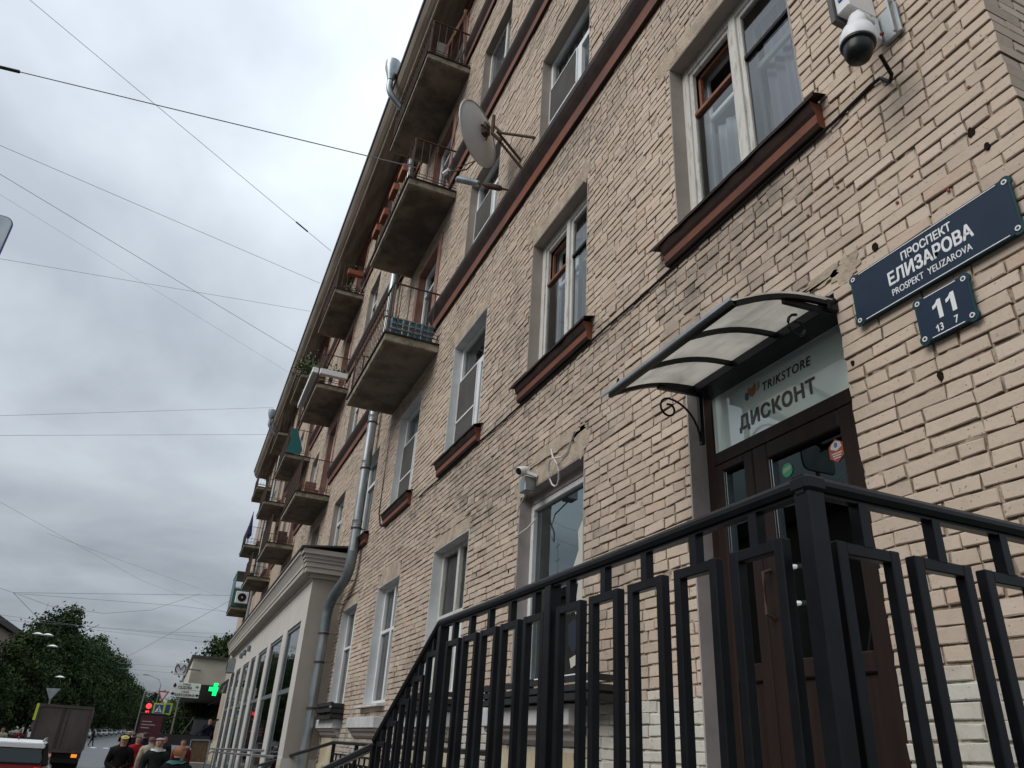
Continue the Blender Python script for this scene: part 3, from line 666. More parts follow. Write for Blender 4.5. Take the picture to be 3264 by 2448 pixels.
for f, c_, x0, x1, z0, z1 in wins:
    if f >= 3 and c_ in BALC:                                   # balcony door
        d = obj('balcony_door', wframe(x0+.06, x1-.06, z0, z1-.02, [((x0+x1)/2+.1, z0+.05, z1-.05, .08)], [(z1-.55, x0+.1, x1-.1, .07), (z0+.75, x0+.1, (x0+x1)/2, .07)], fw=.07), 'pvc', bld)
        pane(d, x0+.12, x1-.12, z0+.06, z1-.08, m='darkglass' if x0 < -14 else 'glass')
        obj('door_surround', MB().box(x0-.16, x0+.05, YW-.02, YW+.14, z0-.05, z1+.10).box(x1-.05, x1+.16, YW-.02, YW+.14, z0-.05, z1+.10).box(x0+.05, x1-.05, YW-.018, YW+.14, z1-.02, z1+.10), 'surround', d)
        if x0 > -14: curtain(d, x0+.1, x1-.1, z0, z1-.05); backdrop(d, x0, x1, z0, z1)
    elif f == 1:
        if c_ == 1: shopwin = win_shop(x0, x1, z0, z1)
        else: win_ground(x0, x1, z0, z1, board=(c_ == 2))
    elif f == 2 and c_ in (0, 1):
        w = win_wood(x0, x1, z0, z1)
        if c_ == 0: curtain(w, x0+.75, x1-.04, z0+.03, z1-.1, 'lilac', y=YF+.25); curtain(w, x0+.08, x0+.72, z0+.05, z1-.7, 'curtain', y=YF+.24)
        else: curtain(w, x0+.18, x1-.04, z0+.05, z1-.1, 'curtain', y=YF+.24)
    elif x0 > -20.5:
        if f == 4 and c_ == 2: win_far(x0, x1, z0, z1, s=False, old=True)
        else: win_pvc(x0, x1, z0, z1, rev='whiterev' if (f == 2 and c_ in (2, 3, 4)) else 'reveal', s=(f == 2), net=(c_ in (1, 2, 3)), curt='curtain' if R_.random() < .35 else None)
    else: win_far(x0, x1, z0, z1, s=(f == 2), old=R_.random() < .4)

# window ledges of the raised ground floor
for i, x1 in enumerate(COLX[1:5]):
    x0 = x1-1.72; xr = x1+.1
    m = MB(); m.box(x0, xr, YW-.16, YW+.02, 1.80, 1.95, 0, ch=.006)
    m.prof([(YW+.02, 1.80), (YW-.13, 1.80), (YW-.12, 1.765), (YW-.075, 1.74), (YW-.06, 1.70), (YW-.02, 1.665), (YW+.02, 1.66)], x0+.04, xr-.04, 1)
    obj('window_ledge', m, ['ledge', 'mauve'], bld)
    obj('basement_niche', MB().box(x0+.2, xr-.2, YW-.006, YW+.02, G+.5, 1.62), 'plinthplaster', bld)
    if i in (2,):
        ms = MB().prof([(YF, 2.155), (YW-.12, 2.12), (YW-.12, 2.095), (YW+.02, 2.10)], x1-WW-.12, x1+.03); obj('metal_sill', ms, 'whiterev', bld)
obj('plinth', MB().box(XE, -15.5, YW-.03, YW+.01, G, 1.2), 'plinthplaster', bld)

# ---------------- balconies
def rail_run(mb, a, b, z0, z1, step, r=.008, bars=None):
    a, b = Vector(a), Vector(b); n = max(1, int((b-a).length/step))
    for i in range(1, n):
        p = a+(b-a)*i/n
        if bars is None: mb.bar((p.x, p.y, z0), (p.x, p.y, z1), .014)
        else: bars.append((p.x, p.y))
BAL = {}
for c_, xc in BALC.items():
    for f in (3, 4, 5):
        zf = FLOORZ[f]; x0, x1 = xc-1.5, xc+1.5; y0 = 1.97
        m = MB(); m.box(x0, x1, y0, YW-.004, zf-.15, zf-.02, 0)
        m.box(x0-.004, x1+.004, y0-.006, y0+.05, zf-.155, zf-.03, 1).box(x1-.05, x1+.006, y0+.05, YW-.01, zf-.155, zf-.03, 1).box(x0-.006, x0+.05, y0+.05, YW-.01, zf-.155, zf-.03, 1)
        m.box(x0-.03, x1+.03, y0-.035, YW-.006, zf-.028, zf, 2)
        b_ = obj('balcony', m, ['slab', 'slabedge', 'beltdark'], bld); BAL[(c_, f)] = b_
        yr, zt = y0+.03, zf+1.0
        r_ = MB(); pts = [(x0+.03, YW, zt), (x0+.03, yr, zt), (x1-.03, yr, zt), (x1-.03, YW, zt)]
        for p, q in zip(pts[:-1], pts[1:]):
            r_.bar(p, q, .035, .016); r_.bar((*p[:2], zf+.10), (*q[:2], zf+.10), .014, .014); r_.bar((*p[:2], zf+.17), (*q[:2], zf+.17), .01, .01)
        for p in (pts[1], pts[2]): r_.bar((*p[:2], zf), p, .028)
        obj('railing', r_, 'iron', b_)
        bars = []
        for p, q in zip(pts[:-1], pts[1:]): rail_run(None, p, q, 0, 0, .145, bars=bars)
        if c_ in (3, 6):
            for (x, y) in bars: obj('railing_bar', MB().bar((x, y, zf+.10), (x, y, zt), .013), 'iron', b_)
        else:
            k = MB()
            for (x, y) in bars: k.bar((x, y, zf+.10), (x, y, zt), .013)
            obj('railing_bars', k, 'iron', b_)

# ---------------- entrance door with transom
DX0, DX1 = DOOR[0], DOOR[1]
dr = MB(); fy = YW+.135
dr.box(DX0+.01, DX0+.085, fy, fy+.09, 1.15, 4.0, ch=.006).box(DX1-.085, DX1-.004, fy, fy+.09, 1.15, 4.0, ch=.006).box(DX0+.085, DX1-.085, fy, fy+.09, 3.935, 4.0, ch=.005).box(DX0+.085, DX1-.085, fy-.004, fy+.09, 3.395, 3.485, ch=.006)
door = obj('entrance_door', dr, 'door', bld)
obj('reveal', MB().box(DX0-.002, DX0+.012, YW-.002, fy+.1, 1.15, 4.0).box(DX0+.012, DX1, YW+.0, fy+.1, 3.99, 4.006), 'mauve', door)
obj('transom_pane', MB().quad((DX0+.085, fy+.04, 3.485), (DX1-.085, fy+.04, 3.485), (DX1-.085, fy+.04, 3.935), (DX0+.085, fy+.04, 3.935)), 'film', door)
obj('glazing_seal', MB().box(DX0+.086, DX0+.096, fy+.015, fy+.04, 3.485, 3.935), 'chrome', door)
def leaf(x0, x1, zb, ztop, gz0, gz1, st):
    y = fy-.012; m = MB(); m.box(x0, x0+st, y, y+.07, zb, ztop, ch=.008).box(x1-st, x1, y, y+.07, zb, ztop, ch=.008).box(x0+st, x1-st, y, y+.07, gz1, ztop, ch=.008).box(x0+st, x1-st, y, y+.07, gz0-.10, gz0, ch=.008).box(x0+st, x1-st, y, y+.07, zb, zb+.12, ch=.008)
    m.box(x0+st, x1-st, y+.022, y+.05, zb+.12, gz0-.10)
    l_ = obj('door_leaf', m, 'door', bld)
    obj('pane', MB().quad((x0+st, y+.045, gz0), (x1-st, y+.045, gz0), (x1-st, y+.045, gz1), (x0+st, y+.045, gz1)), 'doorglass', l_)
    obj('glazing_seal', MB().box(x0+st, x0+st+.007, y+.012, y+.045, gz0, gz1).box(x0+st+.015, x0+st+.021, y+.02, y+.045, gz0, gz1), 'chrome', l_)
    return l_
lf1 = leaf(DX0+.09, -3.452, 1.17, 3.39, 2.13, 3.335, .085)
lf2 = leaf(-3.447, DX1-.09, 1.17, 3.39, 2.13, 3.285, .125)
hp = [(-3.385, fy-.012, 2.62), (-3.385, fy-.065, 2.60), (-3.385, fy-.075, 2.50), (-3.385, fy-.065, 2.37), (-3.385, fy-.012, 2.35)]
obj('door_handle', MB().tube(hp, .012, 8), 'rust', lf2, smooth=True)
obj('bumper', MB().tube([(-3.30, fy+.0, 2.62), (-3.20, fy+.06, 2.62)], .016, 8).tube([(-3.30, fy, 2.42), (-3.20, fy+.06, 2.42)], .016, 8), 'white', lf2)
ty = fy+.037
text('lettering', 'TRIKSTORE', .083, 'lettgrey', door, wall_text_mat(-3.355, ty, 3.767), bold=.0006, shear=.18, squeeze=.92, spacing=1.12)
text('lettering', 'ДИСКОНТ', .128, 'lettgrey', door, wall_text_mat(-3.60, ty, 3.585), bold=.0035, squeeze=1.0, spacing=1.10)
def logo_piece(pts, m, nm): obj(nm, MB().poly([(x, ty, z) for x, z in pts], (0, -1, 0), .0012), m, door)
logo_piece([(-3.50+.02*math.cos(t)*1.0, 3.792+.03*math.sin(t)) for t in [i*math.pi/6 for i in range(12)]], 'blueprint', 'logo_mark')
logo_piece([(-3.482, 3.85), (-3.46, 3.832), (-3.44, 3.835), (-3.415, 3.862), (-3.405, 3.83), (-3.41, 3.80), (-3.43, 3.775), (-3.452, 3.772), (-3.475, 3.79), (-3.486, 3.82)], 'orangeprint', 'logo_mark')
logo_piece([(-3.392, 3.86), (-3.37, 3.85), (-3.368, 3.82), (-3.385, 3.795), (-3.402, 3.79), (-3.396, 3.82)], 'greenprint', 'logo_mark')
gy = fy+.030
HX = -2.822
hexp = [(HX+.060*math.sin(i*math.pi/3), 3.18+.068*math.cos(i*math.pi/3)) for i in range(6)]
stk = obj('hexagon_sticker', MB().poly([(x, gy, z) for x, z in hexp], (0, -1, 0), .001), mat('sticker_red', (.42, .035, .035), .4, col2=(.52, .13, .04), nscale=5), lf2)
sh = MB().poly([(x*1.0, gy-.0016, z) for x, z in [(HX-.04, 3.196), (HX-.032, 3.222), (HX, 3.238), (HX+.032, 3.222), (HX+.04, 3.196), (HX, 3.178)]], (0, -1, 0), .0005)
obj('hexagon_sticker', sh, 'white', lf2); obj('hexagon_sticker', MB().poly([(HX+.013*math.cos(i*.7), gy-.0028, 3.212+.016*math.sin(i*.7)) for i in range(9)], (0, -1, 0), .0004), 'blueprint', lf2)
sl = MB()
for i in range(3): sl.box(HX-.036+.006*i, HX+.036-.006*i, gy-.0024, gy-.0016, 3.162-.014*i, 3.168-.014*i)
obj('hexagon_sticker', sl, 'white', lf2)
rs = [(-3.205+.043*math.cos(i*math.pi/10), 3.185+.043*math.sin(i*math.pi/10)) for i in range(20)]
obj('round_sticker', MB().poly([(x, gy, z) for x, z in rs], (0, -1, 0), .001), mat('sticker_green', (.05, .36, .16), .4), lf2)
obj('round_sticker', MB().poly([(x, gy-.0016, z) for x, z in [(-3.238, 3.17), (-3.175, 3.185), (-3.172, 3.21), (-3.205, 3.205), (-3.238, 3.20)]], (0, -1, 0), .0005), 'greenprint', lf2)
text('lettering', 'TRIKSTORE', .030, 'whiterev', lf1, wall_text_mat(-3.79, gy, 2.72), squeeze=.8)
backdrop(door, DX0, DX1, 1.2, 3.4, 'room', fy+.9)
# shop interior seen through the door: pale counter and leaning rods
obj('interior_counter', MB().box(-3.9, -3.4, fy+.35, fy+.5, 1.2, 2.75), 'roomlight', door)
rods = MB()
for (a, b_) in [((-3.15, 1.9), (-2.75, 3.1)), ((-2.85, 1.9), (-3.05, 3.2)), ((-2.7, 1.9), (-2.68, 3.0)), ((-3.0, 1.9), (-2.62, 2.7))]: rods.tube([(a[0], fy+.3, a[1]), (b_[0], fy+.3, b_[1])], .006, 6)
obj('interior_rods', rods, 'mauve', door)

# ---------------- downpipes (parts of the building)
def pipe(path, r, funnel=None, dark=None, zjoints=()):
    p = obj('downpipe', MB().tube(path, r, 16), 'galv', bld, smooth=True)
    for i, (x, y, z) in enumerate(zjoints):
        obj('pipe_joint', MB().lathe([(r*1.0, -.09), (r*1.07, -.085), (r*1.07, .0), (r*1.12, .01), (r*1.0, .02)], 16, (x, y, z)), 'galv', p, smooth=True)
        obj('pipe_clamp', MB().lathe([(r*1.02, -.17), (r*1.16, -.17), (r*1.16, -.135), (r*1.02, -.135)], 16, (x, y, z)).bar((x, y+r, z-.15), (x+.02, YW+.01, z-.15), .014), 'rust', p)
    if funnel:
        obj('rain_hopper', MB().lathe(funnel[1], 16, funnel[0]), 'galv', p, smooth=True)
    return p
PX, PY, PR = -14.85, 2.73, .098
pp = pipe([(PX, PY, 17.0), (PX, PY, 5.0)], PR, zjoints=[(PX, PY, z) for z in (15.2, 13.3, 11.9, 10.6, 9.0, 7.95, 6.9, 5.62)])
def bend(p0, p1, p2, n=6):
    p0, p1, p2 = map(Vector, (p0, p1, p2)); return [tuple(p0*(1-t)**2+p1*2*t*(1-t)+p2*t*t) for t in [i/n for i in range(n+1)]]
low = bend((PX, PY, 5.0), (PX, PY, 4.62), (PX-.32, PY-.02, 4.48))+bend((-15.75, 2.66, 4.30), (-16.05, 2.63, 4.17), (-16.08, 2.62, 3.95))+[(-16.1, 2.62, 3.6)]
pe = obj('downpipe', MB().tube(low, PR*1.04, 16), 'galvdark', bld, smooth=True)
pl = obj('downpipe', MB().tube([(-16.1, 2.62, 3.6), (-16.12, 2.62, G+.1)], PR, 16), 'galv', bld, smooth=True)
for z in (3.55, 3.0, 2.15): obj('pipe_clamp', MB().lathe([(PR*1.0, -.02), (PR*1.13, -.02), (PR*1.13, .02), (PR*1.0, .02)], 16, (-16.1, 2.62, z)).bar((-16.05, 2.66, z), (-15.9, YW, z), .014), 'rust', pl)
for (q0, q1) in (((-15.2, 2.72, 4.46), (-15.05, YW, 4.5)), ((-16.0, 2.6, 4.13), (-15.8, YW, 4.13))): obj('pipe_clamp', MB().bar(q0, q1, .014), 'rust', pe)
up1 = [(-14.72, 1.80, 18.05), (-14.74, 1.80, 17.45)] + bend((-14.74, 1.80, 17.45), (-14.75, 1.80, 17.2), (-14.76, 2.0, 17.02)) + [(-14.85, 2.6, 16.55)] + bend((-14.85, 2.6, 16.55), (-14.85, 2.73, 16.45), (-14.85, 2.73, 16.2))
pu = obj('downpipe', MB().tube(up1, .085, 14), 'galv', bld, smooth=True)
obj('rain_hopper', MB().lathe([(.085, -.35), (.12, -.2), (.20, .08), (.21, .3), (.19, .32), (.05, .30)], 18, (-14.72, 1.80, 17.95)), 'galv', pu, smooth=True)
pf_ = pipe([(-41.0, 2.73, 16.4), (-41.0, 2.73, G+.2)], .075, zjoints=[(-41, 2.73, z) for z in (15, 12, 9.3, 6.2)])
obj('downpipe', MB().tube([(-41, 1.8, 18.0), (-41, 1.8, 17.3), (-41, 2.0, 17.0), (-41, 2.6, 16.6), (-41, 2.73, 16.2)], .085, 12), 'galv', bld, smooth=True)
obj('rain_hopper', MB().lathe([(.085, -.3), (.19, .05), (.2, .28), (.05, .28)], 14, (-41, 1.8, 17.95)), 'galv', pf_, smooth=True)
exec_later = None

# ------------------------------------------------------------------ shop extension with glazed front
EX0, EX1, EYF = -36.6, -16.3, 2.25
ext = thing('shop_extension', (-26, 2.5, G), 'single storey cream rendered shop extension with tall glazing and moulded cornice', 'building')
EW = [(-19.05, -16.98), (-22.3, -19.84), (-25.2, -23.0), (-27.45, -26.0), (-30.35, -28.15), (-33.25, -31.25), (-36.1, -33.95)]
eh = [(a, b, G+.35, 3.88) for a, b in EW]
m = MB(); xs = [EX1]
xr = EX1
for (a, b) in EW:
    m.box(b, xr, EYF, EYF+.3, G, 4.74, 0); m.box(a, b, EYF, EYF+.3, 3.88, 4.74, 0); m.box(a, b, EYF, EYF+.3, G, G+.35, 0); xr = a
m.box(EX0, xr, EYF, EYF+.3, G, 4.74, 0)
obj('wall', m, 'palerender', ext)
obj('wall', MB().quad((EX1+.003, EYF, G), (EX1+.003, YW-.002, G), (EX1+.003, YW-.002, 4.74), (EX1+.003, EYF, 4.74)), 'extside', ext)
obj('plinth', MB().box(EX1-.5, EX1+.02, EYF-.02, YW-.005, G, 1.25), 'palerender', ext)
cp = [(YW-.004, 4.62), (2.22, 4.62), (2.20, 4.70), (2.12, 4.74), (2.02, 4.745), (2.02, 4.84), (2.0, 4.85), (2.0, 4.93), (1.99, 4.95), (1.96, 5.02), (1.92, 5.10), (1.89, 5.12), (1.89, 5.20), (1.91, 5.205), (YW-.004, 5.30)]
obj('cornice', MB().prof(cp, EX0-.3, EX1+.0, 0), 'creamrender', ext)
# return of the cornice on the side wall
rc = MB()
def ret(zA, zB, pr): rc.box(EX1, EX1+pr, EYF-pr-.001, YW-.006, zA, zB)
ret(4.745, 4.845, .20); ret(4.85, 4.945, .225); ret(4.95, 5.02, .25); ret(5.02, 5.10, .28); ret(5.10, 5.20, .33); ret(4.66, 4.74, .08)
obj('cornice_return', rc, 'creamrender', ext)
obj('roof_sheet', MB().prof([(1.86, 5.205), (1.86, 5.235), (YW-.005, 5.36), (YW-.005, 5.32)], EX0-.35, EX1+.37), 'roofmetal', ext)
for (a, b) in EW:
    w = obj('shop_window', MB().box(a, a+.06, EYF+.025, EYF+.09, G+.35, 3.88).box(b-.06, b, EYF+.025, EYF+.09, G+.35, 3.88).box(a+.06, b-.06, EYF+.025, EYF+.09, 3.80, 3.88).box(a+.06, b-.06, EYF+.022, EYF+.09, 2.46, 2.55).box(a+.06, b-.06, EYF+.025, EYF+.09, G+.35, G+.43), 'galvdark', ext)
    pane(w, a+.06, b-.06, 2.55, 3.80, y=EYF+.05, m='extglass'); pane(w, a+.06, b-.06, G+.43, 2.46, y=EYF+.05, m='extglass')
    obj('room', MB().quad((a-.2, EYF+.75, G), (b+.2, EYF+.75, G), (b+.2, EYF+.75, 4), (a-.2, EYF+.75, 4)).quad((a, EYF+.1, G), (a, EYF+.75, G), (a, EYF+.75, 4), (a, EYF+.1, 4)), 'room', w)
obj('advert_strip', MB().box(-17.55, -17.42, EYF+.3, EYF+.31, 1.75, 2.05), mat('yellow_print', (.55, .55, .06), .5), ext)
for x in (-28.6, -30.2, -31.6): obj('wall_lamp', MB().lathe([(.0, -.12), (.06, -.1), (.07, .06), (.03, .1), (0, .1)], 10, (x, EYF-.06, 4.32)), 'galvdark', ext, smooth=True)
acb = thing('wall_box', (-35.2, EYF, 4.2), 'grey box unit on the cream wall near the far end of the extension', 'box')
obj('casing', MB().box(-35.5, -34.8, EYF-.28, EYF-.002, 3.9, 4.45, ch=.02), 'galv', acb); obj('grille', MB().lathe([(.02, 0), (.2, 0), (.2, .015), (.02, .015)], 16, (-35.15, EYF-.285, 4.17), (0, -1, 0)), 'roofmetal', acb)

# ------------------------------------------------------------------ entrance landing, stair, ramp
LZ = 1.15
st_ = MB(); st_.box(-4.45, -1.42, 1.28, YW-.01, G, LZ)
for i in range(5): st_.box(-4.45-.28*(i+1), -4.45-.28*i, 1.28, YW-.01, G, LZ-.125*(i+1))
st_.box(-13.2, -5.85, 1.28, 2.72, G, LZ-.66)
tag(obj('entrance_steps', st_, 'concrete'), kind='structure')
rl = thing('stair_railing', (-3, 1.4, LZ), 'black steel railing with tall upside down U frames round the shop landing', 'railing')
RY, RT = 1.40, 2.262
def handrail(a, b, prnt=rl, w=.062, h=.042):
    a, b = Vector(a), Vector(b); d = (b-a).normalized(); sx = d.cross(Vector((0, 0, 1))).normalized(); sz = sx.cross(d).normalized()
    pr = [(-w/2, -h*.1), (-w/2+.008, -h*.42), (w/2-.008, -h*.42), (w/2, -h*.1), (w/2, h*.18), (w/2-.012, h*.5), (-w/2+.012, h*.5), (-w/2, h*.18)]
    mb = MB(); n = len(pr)
    for p in (a, b):
        for (u_, v_) in pr: mb.v.append(tuple(p+sx*u_+sz*v_))
    for i in range(n): mb.f.append((i, (i+1) % n, n+(i+1) % n, n+i)); mb.mi.append(0)
    mb.f += [tuple(range(n)), tuple(range(2*n-1, n-1, -1))]; mb.mi += [0, 0]
    # flat bar under the rail
    mb.bar(a-sz*(h*.42+.005), b-sz*(h*.42+.005), .03, .009)
    return obj('handrail', mb, 'black', prnt)
handrail((-1.40, RY, RT), (-4.40, RY, RT)); handrail((-1.40, RY-.03, RT), (-1.40, YW, RT))
obj('rail_cap', MB().box(-1.434, -1.366, RY-.034, RY+.034, RT-.022, RT+.020, ch=.008), 'black', rl)
def post(x, y, z0, z1, s=.055): obj('post', MB().box(x-s/2, x+s/2, y-s/2, y+s/2, z0, z1, ch=.004), 'black', rl)
post(-1.40, RY, LZ, RT-.02); post(-2.895, RY, LZ, RT-.02); post(-4.355, RY, LZ, RT-.02)
BW = .033
def uframe(p0, p1, zt, zb, zr, stub=True):
    p0, p1 = Vector((*p0, 0)), Vector((*p1, 0)); mb = MB()
    alx = abs(p1.x-p0.x) > abs(p1.y-p0.y); x0, x1 = sorted((p0.x, p1.x)); y0, y1 = sorted((p0.y, p1.y)); h = BW/2
    for (x, y) in ((p0.x, p0.y), (p1.x, p1.y)): mb.box(x-h, x+h, y-h, y+h, zb, zt, ch=.003)
    if alx: mb.box(x0+h, x1-h, y0-h+.001, y0+h-.001, zt-BW, zt-.001, ch=.003)
    else: mb.box(x0-h+.001, x0+h-.001, y0+h, y1-h, zt-BW, zt-.001, ch=.003)
    cx_, cy_ = (p0.x+p1.x)/2, (p0.y+p1.y)/2
    mb.box(cx_-h*1.05, cx_+h*1.05, cy_-h*.9, cy_+h*.9, zt-.004, zr-.012)
    obj('baluster_frame', mb, 'black', rl)
for k in range(10):
    xa = -1.515-.28*k if k < 5 else -2.965-.27*(k-5)
    uframe((xa-.18, RY), (xa, RY), 2.146, LZ+.06, RT-.012)
for k in range(6):
    ya = 1.475+.265*k
    if ya+.18 < YW: uframe((-1.40, ya), (-1.40, ya+.18), 2.125, LZ+.06, RT-.012)
obj('bottom_bar', MB().bar((-1.4, RY, LZ+.06), (-4.36, RY, LZ+.06), .03).bar((-1.4, RY, LZ+.06), (-1.4, YW, LZ+.06), .03), 'black', rl)
SS = (1.62-RT)/(-5.66+4.40)                      # slope of the stair rail
handrail((-4.39, RY, RT), (-5.66, RY, 1.62))
for k in range(5):
    xa = -4.41-.245*k; zt = 2.115-.125*k; xm = xa-.09
    uframe((xa-.17, RY), (xa, RY), zt, zt-1.0, RT+(xm+4.40)*SS)
post(-5.66, RY, .4, 1.6)
rr_ = thing('ramp_railing', (-9, 2.0, LZ-.6), 'low black handrails of the ramp beyond the stair, below the ground floor windows', 'railing')
handrail((-5.69, RY, 1.585), (-9.3, RY, 1.13), rr_); handrail((-6.45, 2.6, 1.585), (-13.25, 2.6, 1.585), rr_); handrail((-13.25, 2.6, 1.585), (-19.4, 2.2, 1.02), rr_)
for x in (-6.47, -8.2, -9.9, -11.6, -13.25):
    obj('post', MB().box(x-.025, x+.025, 2.575, 2.625, LZ-.66, 1.57), 'black', rr_)
obj('lower_bar', MB().bar((-6.45, 2.6, 1.42), (-13.25, 2.6, 1.42), .025).bar((-6.45, 2.6, .75), (-13.25, 2.6, .75), .025), 'black', rr_)
for k in range(20):
    x = -6.75-.32*k; obj('baluster_frame', MB().box(x-.21, x-.185, 2.587, 2.613, .75, 1.33).box(x-.025, x, 2.587, 2.613, .75, 1.33).box(x-.185, x-.025, 2.588, 2.612, 1.305, 1.329).box(x-.117, x-.093, 2.589, 2.611, 1.33, 1.42), 'black', rr_)
for x, z in ((-7.2, 1.38), (-9.2, 1.14)): obj('post', MB().box(x-.025, x+.025, RY-.025, RY+.025, G, z), 'black', rr_)

# ------------------------------------------------------------------ door canopy
cn = thing('door_canopy', (-3.1, 2.6, 3.9), 'curved smoky plastic door canopy on a black iron frame above the shop door', 'canopy')
def cy(t): # arch from the wall (t=0) to the front edge (t=1)
    return (2.86+(2.19-2.86)*t, 3.905-.205*t+.050*math.sin(math.pi*min(t, 1)))
CX = [-2.535, -2.93, -3.34, -3.755]
for x in CX: obj('rib', MB().tube([], .01) if False else (lambda mb: [mb.bar((x, *cy(i/9)), (x, *cy((i+1)/9)), .026, .026) for i in range(9)] and mb)(MB()), 'black', cn)
yf_, zf_ = cy(1)
obj('front_bar', MB().bar((CX[0]+.013, yf_, zf_), (CX[-1]-.013, yf_, zf_), .028, .028), 'black', cn)
obj('back_beam', MB().box(CX[-1]-.02, CX[0]+.02, 2.83, YW+.10, 3.86, 3.945, ch=.004), 'black', cn)
psh = MB(); NN = 14
for i in range(NN):
    a, b = cy(i/NN*1.06), cy((i+1)/NN*1.06); psh.quad((CX[0]+.03, a[0], a[1]+.017), (CX[-1]-.07, a[0], a[1]+.017), (CX[-1]-.07, b[0], b[1]+.017), (CX[0]+.03, b[0], b[1]+.017))
obj('roof_sheet', psh, 'poly', cn, smooth=True)
obj('edge_strip', MB().bar((CX[0]+.035, cy(1.06)[0], cy(1.06)[1]+.015), (CX[-1]-.07, cy(1.06)[0], cy(1.06)[1]+.015), .012, .02), 'galv', cn)
def scroll(x, leg=True):
    mb = MB()
    if leg: mb.box(x-.014, x+.014, YW-.03, YW-.002, 3.5, 3.86)
    mb.bar((x, YW-.02, 3.87), (x, 2.55, 3.845), .026, .03)
    arc = [(x, YW-.03-.24*(1-math.cos(a))*1.0, 3.52+.26*math.sin(a)) for a in [i*math.pi/2/8 for i in range(9)]]
    c0 = arc[-1]; r0 = .075
    sp = [(x, c0[1]-.0-r0*math.sin(a)*(1-a/11), c0[2]-r0+r0*math.cos(a)*(1-a/11)) for a in [i*math.pi/7 for i in range(16)]]
    mb.tube((arc+sp[1:]) if leg else ([arc[-1]]+sp[1:]), .008, 6)
    return obj('scroll_bracket', mb, 'black', cn)
scroll(CX[-1]); scroll(CX[0]-.02, False)

# ------------------------------------------------------------------ street signs
def plate(mb, x0, x1, z0, z1, y, ear, m=0):
    # plate with round ears at the corners
    pts = []
    for (cx_, cz_, a0) in ((x1-ear, z1-ear, 0), (x0+ear, z1-ear, 90), (x0+ear, z0+ear, 180), (x1-ear, z0+ear, 270)):
        ox = 1 if cx_ > (x0+x1)/2 else -1; oz = 1 if cz_ > (z0+z1)/2 else -1
        pts.append((ox, oz, cx_, cz_, a0))
    P = []
    for (ox, oz, cx_, cz_, a0) in pts:
        for k in range(9):
            a = rad(a0-45+180*k/8); P.append((cx_+ear*1.25*math.cos(a), y, cz_+ear*1.25*math.sin(a)))
    mb.poly(P, (0, 1, 0), .012, m)
def street_sign(nm, label, x0, x1, z0, z1, ear=.024):
    root = thing(nm, ((x0+x1)/2, YW-.03, z0), label, 'street sign')
    y = YW-.032
    b = MB(); plate(b, x0, x1, z0, z1, y, ear); obj('rim', b, 'teal', root)
    e = ear*.9; P = [(x0+e, y-.0018, z0+e), (x1-e, y-.0018, z0+e), (x1-e, y-.0018, z1-e), (x0+e, y-.0018, z1-e)]
    P = [(x0+e*1.9, 0, z0+e*.22), (x1-e*1.9, 0, z0+e*.22), (x1-e*1.7, 0, z0+e*1.5), (x1-e*.6, 0, z0+e*1.9), (x1-e*.6, 0, z1-e*1.9), (x1-e*1.7, 0, z1-e*1.5), (x1-e*1.9, 0, z1-e*.22), (x0+e*1.9, 0, z1-e*.22), (x0+e*1.7, 0, z1-e*1.5), (x0+e*.6, 0, z1-e*1.9), (x0+e*.6, 0, z0+e*1.9), (x0+e*1.7, 0, z0+e*1.5)]
    obj('face', MB().poly([(p[0], y-.0015, p[2]) for p in P], (0, 1, 0), .0012), 'navy', root)
    ln = MB()
    for z in (z0+.0115, z1-.0115): ln.box(x0+ear*2.6, x1-ear*2.6, y-.0032, y-.0016, z-.0022, z+.0022)
    obj('border_line', ln, 'white', root)
    for (x, z) in ((x0+ear, z0+ear), (x1-ear, z0+ear), (x1-ear, z1-ear), (x0+ear, z1-ear)):
        obj('screw_ring', MB().lathe([(.0075, 0), (.0075, .004), (.0128, .004), (.0128, 0)], 14, (x, y-.0008, z), (0, -1, 0)), 'white', root)
        obj('screw', MB().lathe([(.0065, 0), (.0065, .005), (0, .006)], 10, (x, y-.0005, z), (0, -1, 0)), 'iron', root)
    return root, y-.0018
s1, ys = street_sign('street_name_sign', 'navy enamel street name plate with white Cyrillic lettering on brick wall', -2.385, -1.485, 3.685, 3.985)
text('lettering', 'ПРОСПЕКТ', .064, 'white', s1, wall_text_mat(-2.065, ys, 3.895), bold=.0012, squeeze=.80)
text('lettering', 'ЕЛИЗАРОВА', .100, 'white', s1, wall_text_mat(-2.16, ys, 3.800), bold=.0022, squeeze=.765)
text('lettering', 'PROSPEKT  YELIZAROVA', .053, 'white', s1, wall_text_mat(-2.15, ys, 3.735), bold=.0003, squeeze=.745)
s2, ys = street_sign('house_number_sign', 'small navy enamel plate with house number 11 below the street name plate', -2.055, -1.765, 3.405, 3.645)
def digit_one(x, z, h, w):
    obj('lettering', MB().poly([(x+a*w, ys, z+b*h) for a, b in ((.52, 0), (1, 0), (1, 1), (.62, 1), (.40, .86), (0, .76), (0, .58), (.28, .63), (.52, .74))], (0, -1, 0), .0008), 'white', s2)
digit_one(-1.962, 3.494, .098, .046); digit_one(-1.893, 3.494, .098, .046); digit_one(-1.966, 3.432, .036, .014)
text('lettering', '3', .053, 'white', s2, wall_text_mat(-1.947, ys, 3.432), bold=.0006, squeeze=.8); text('lettering', '7', .053, 'white', s2, wall_text_mat(-1.873, ys, 3.432), bold=.0006, squeeze=.8)
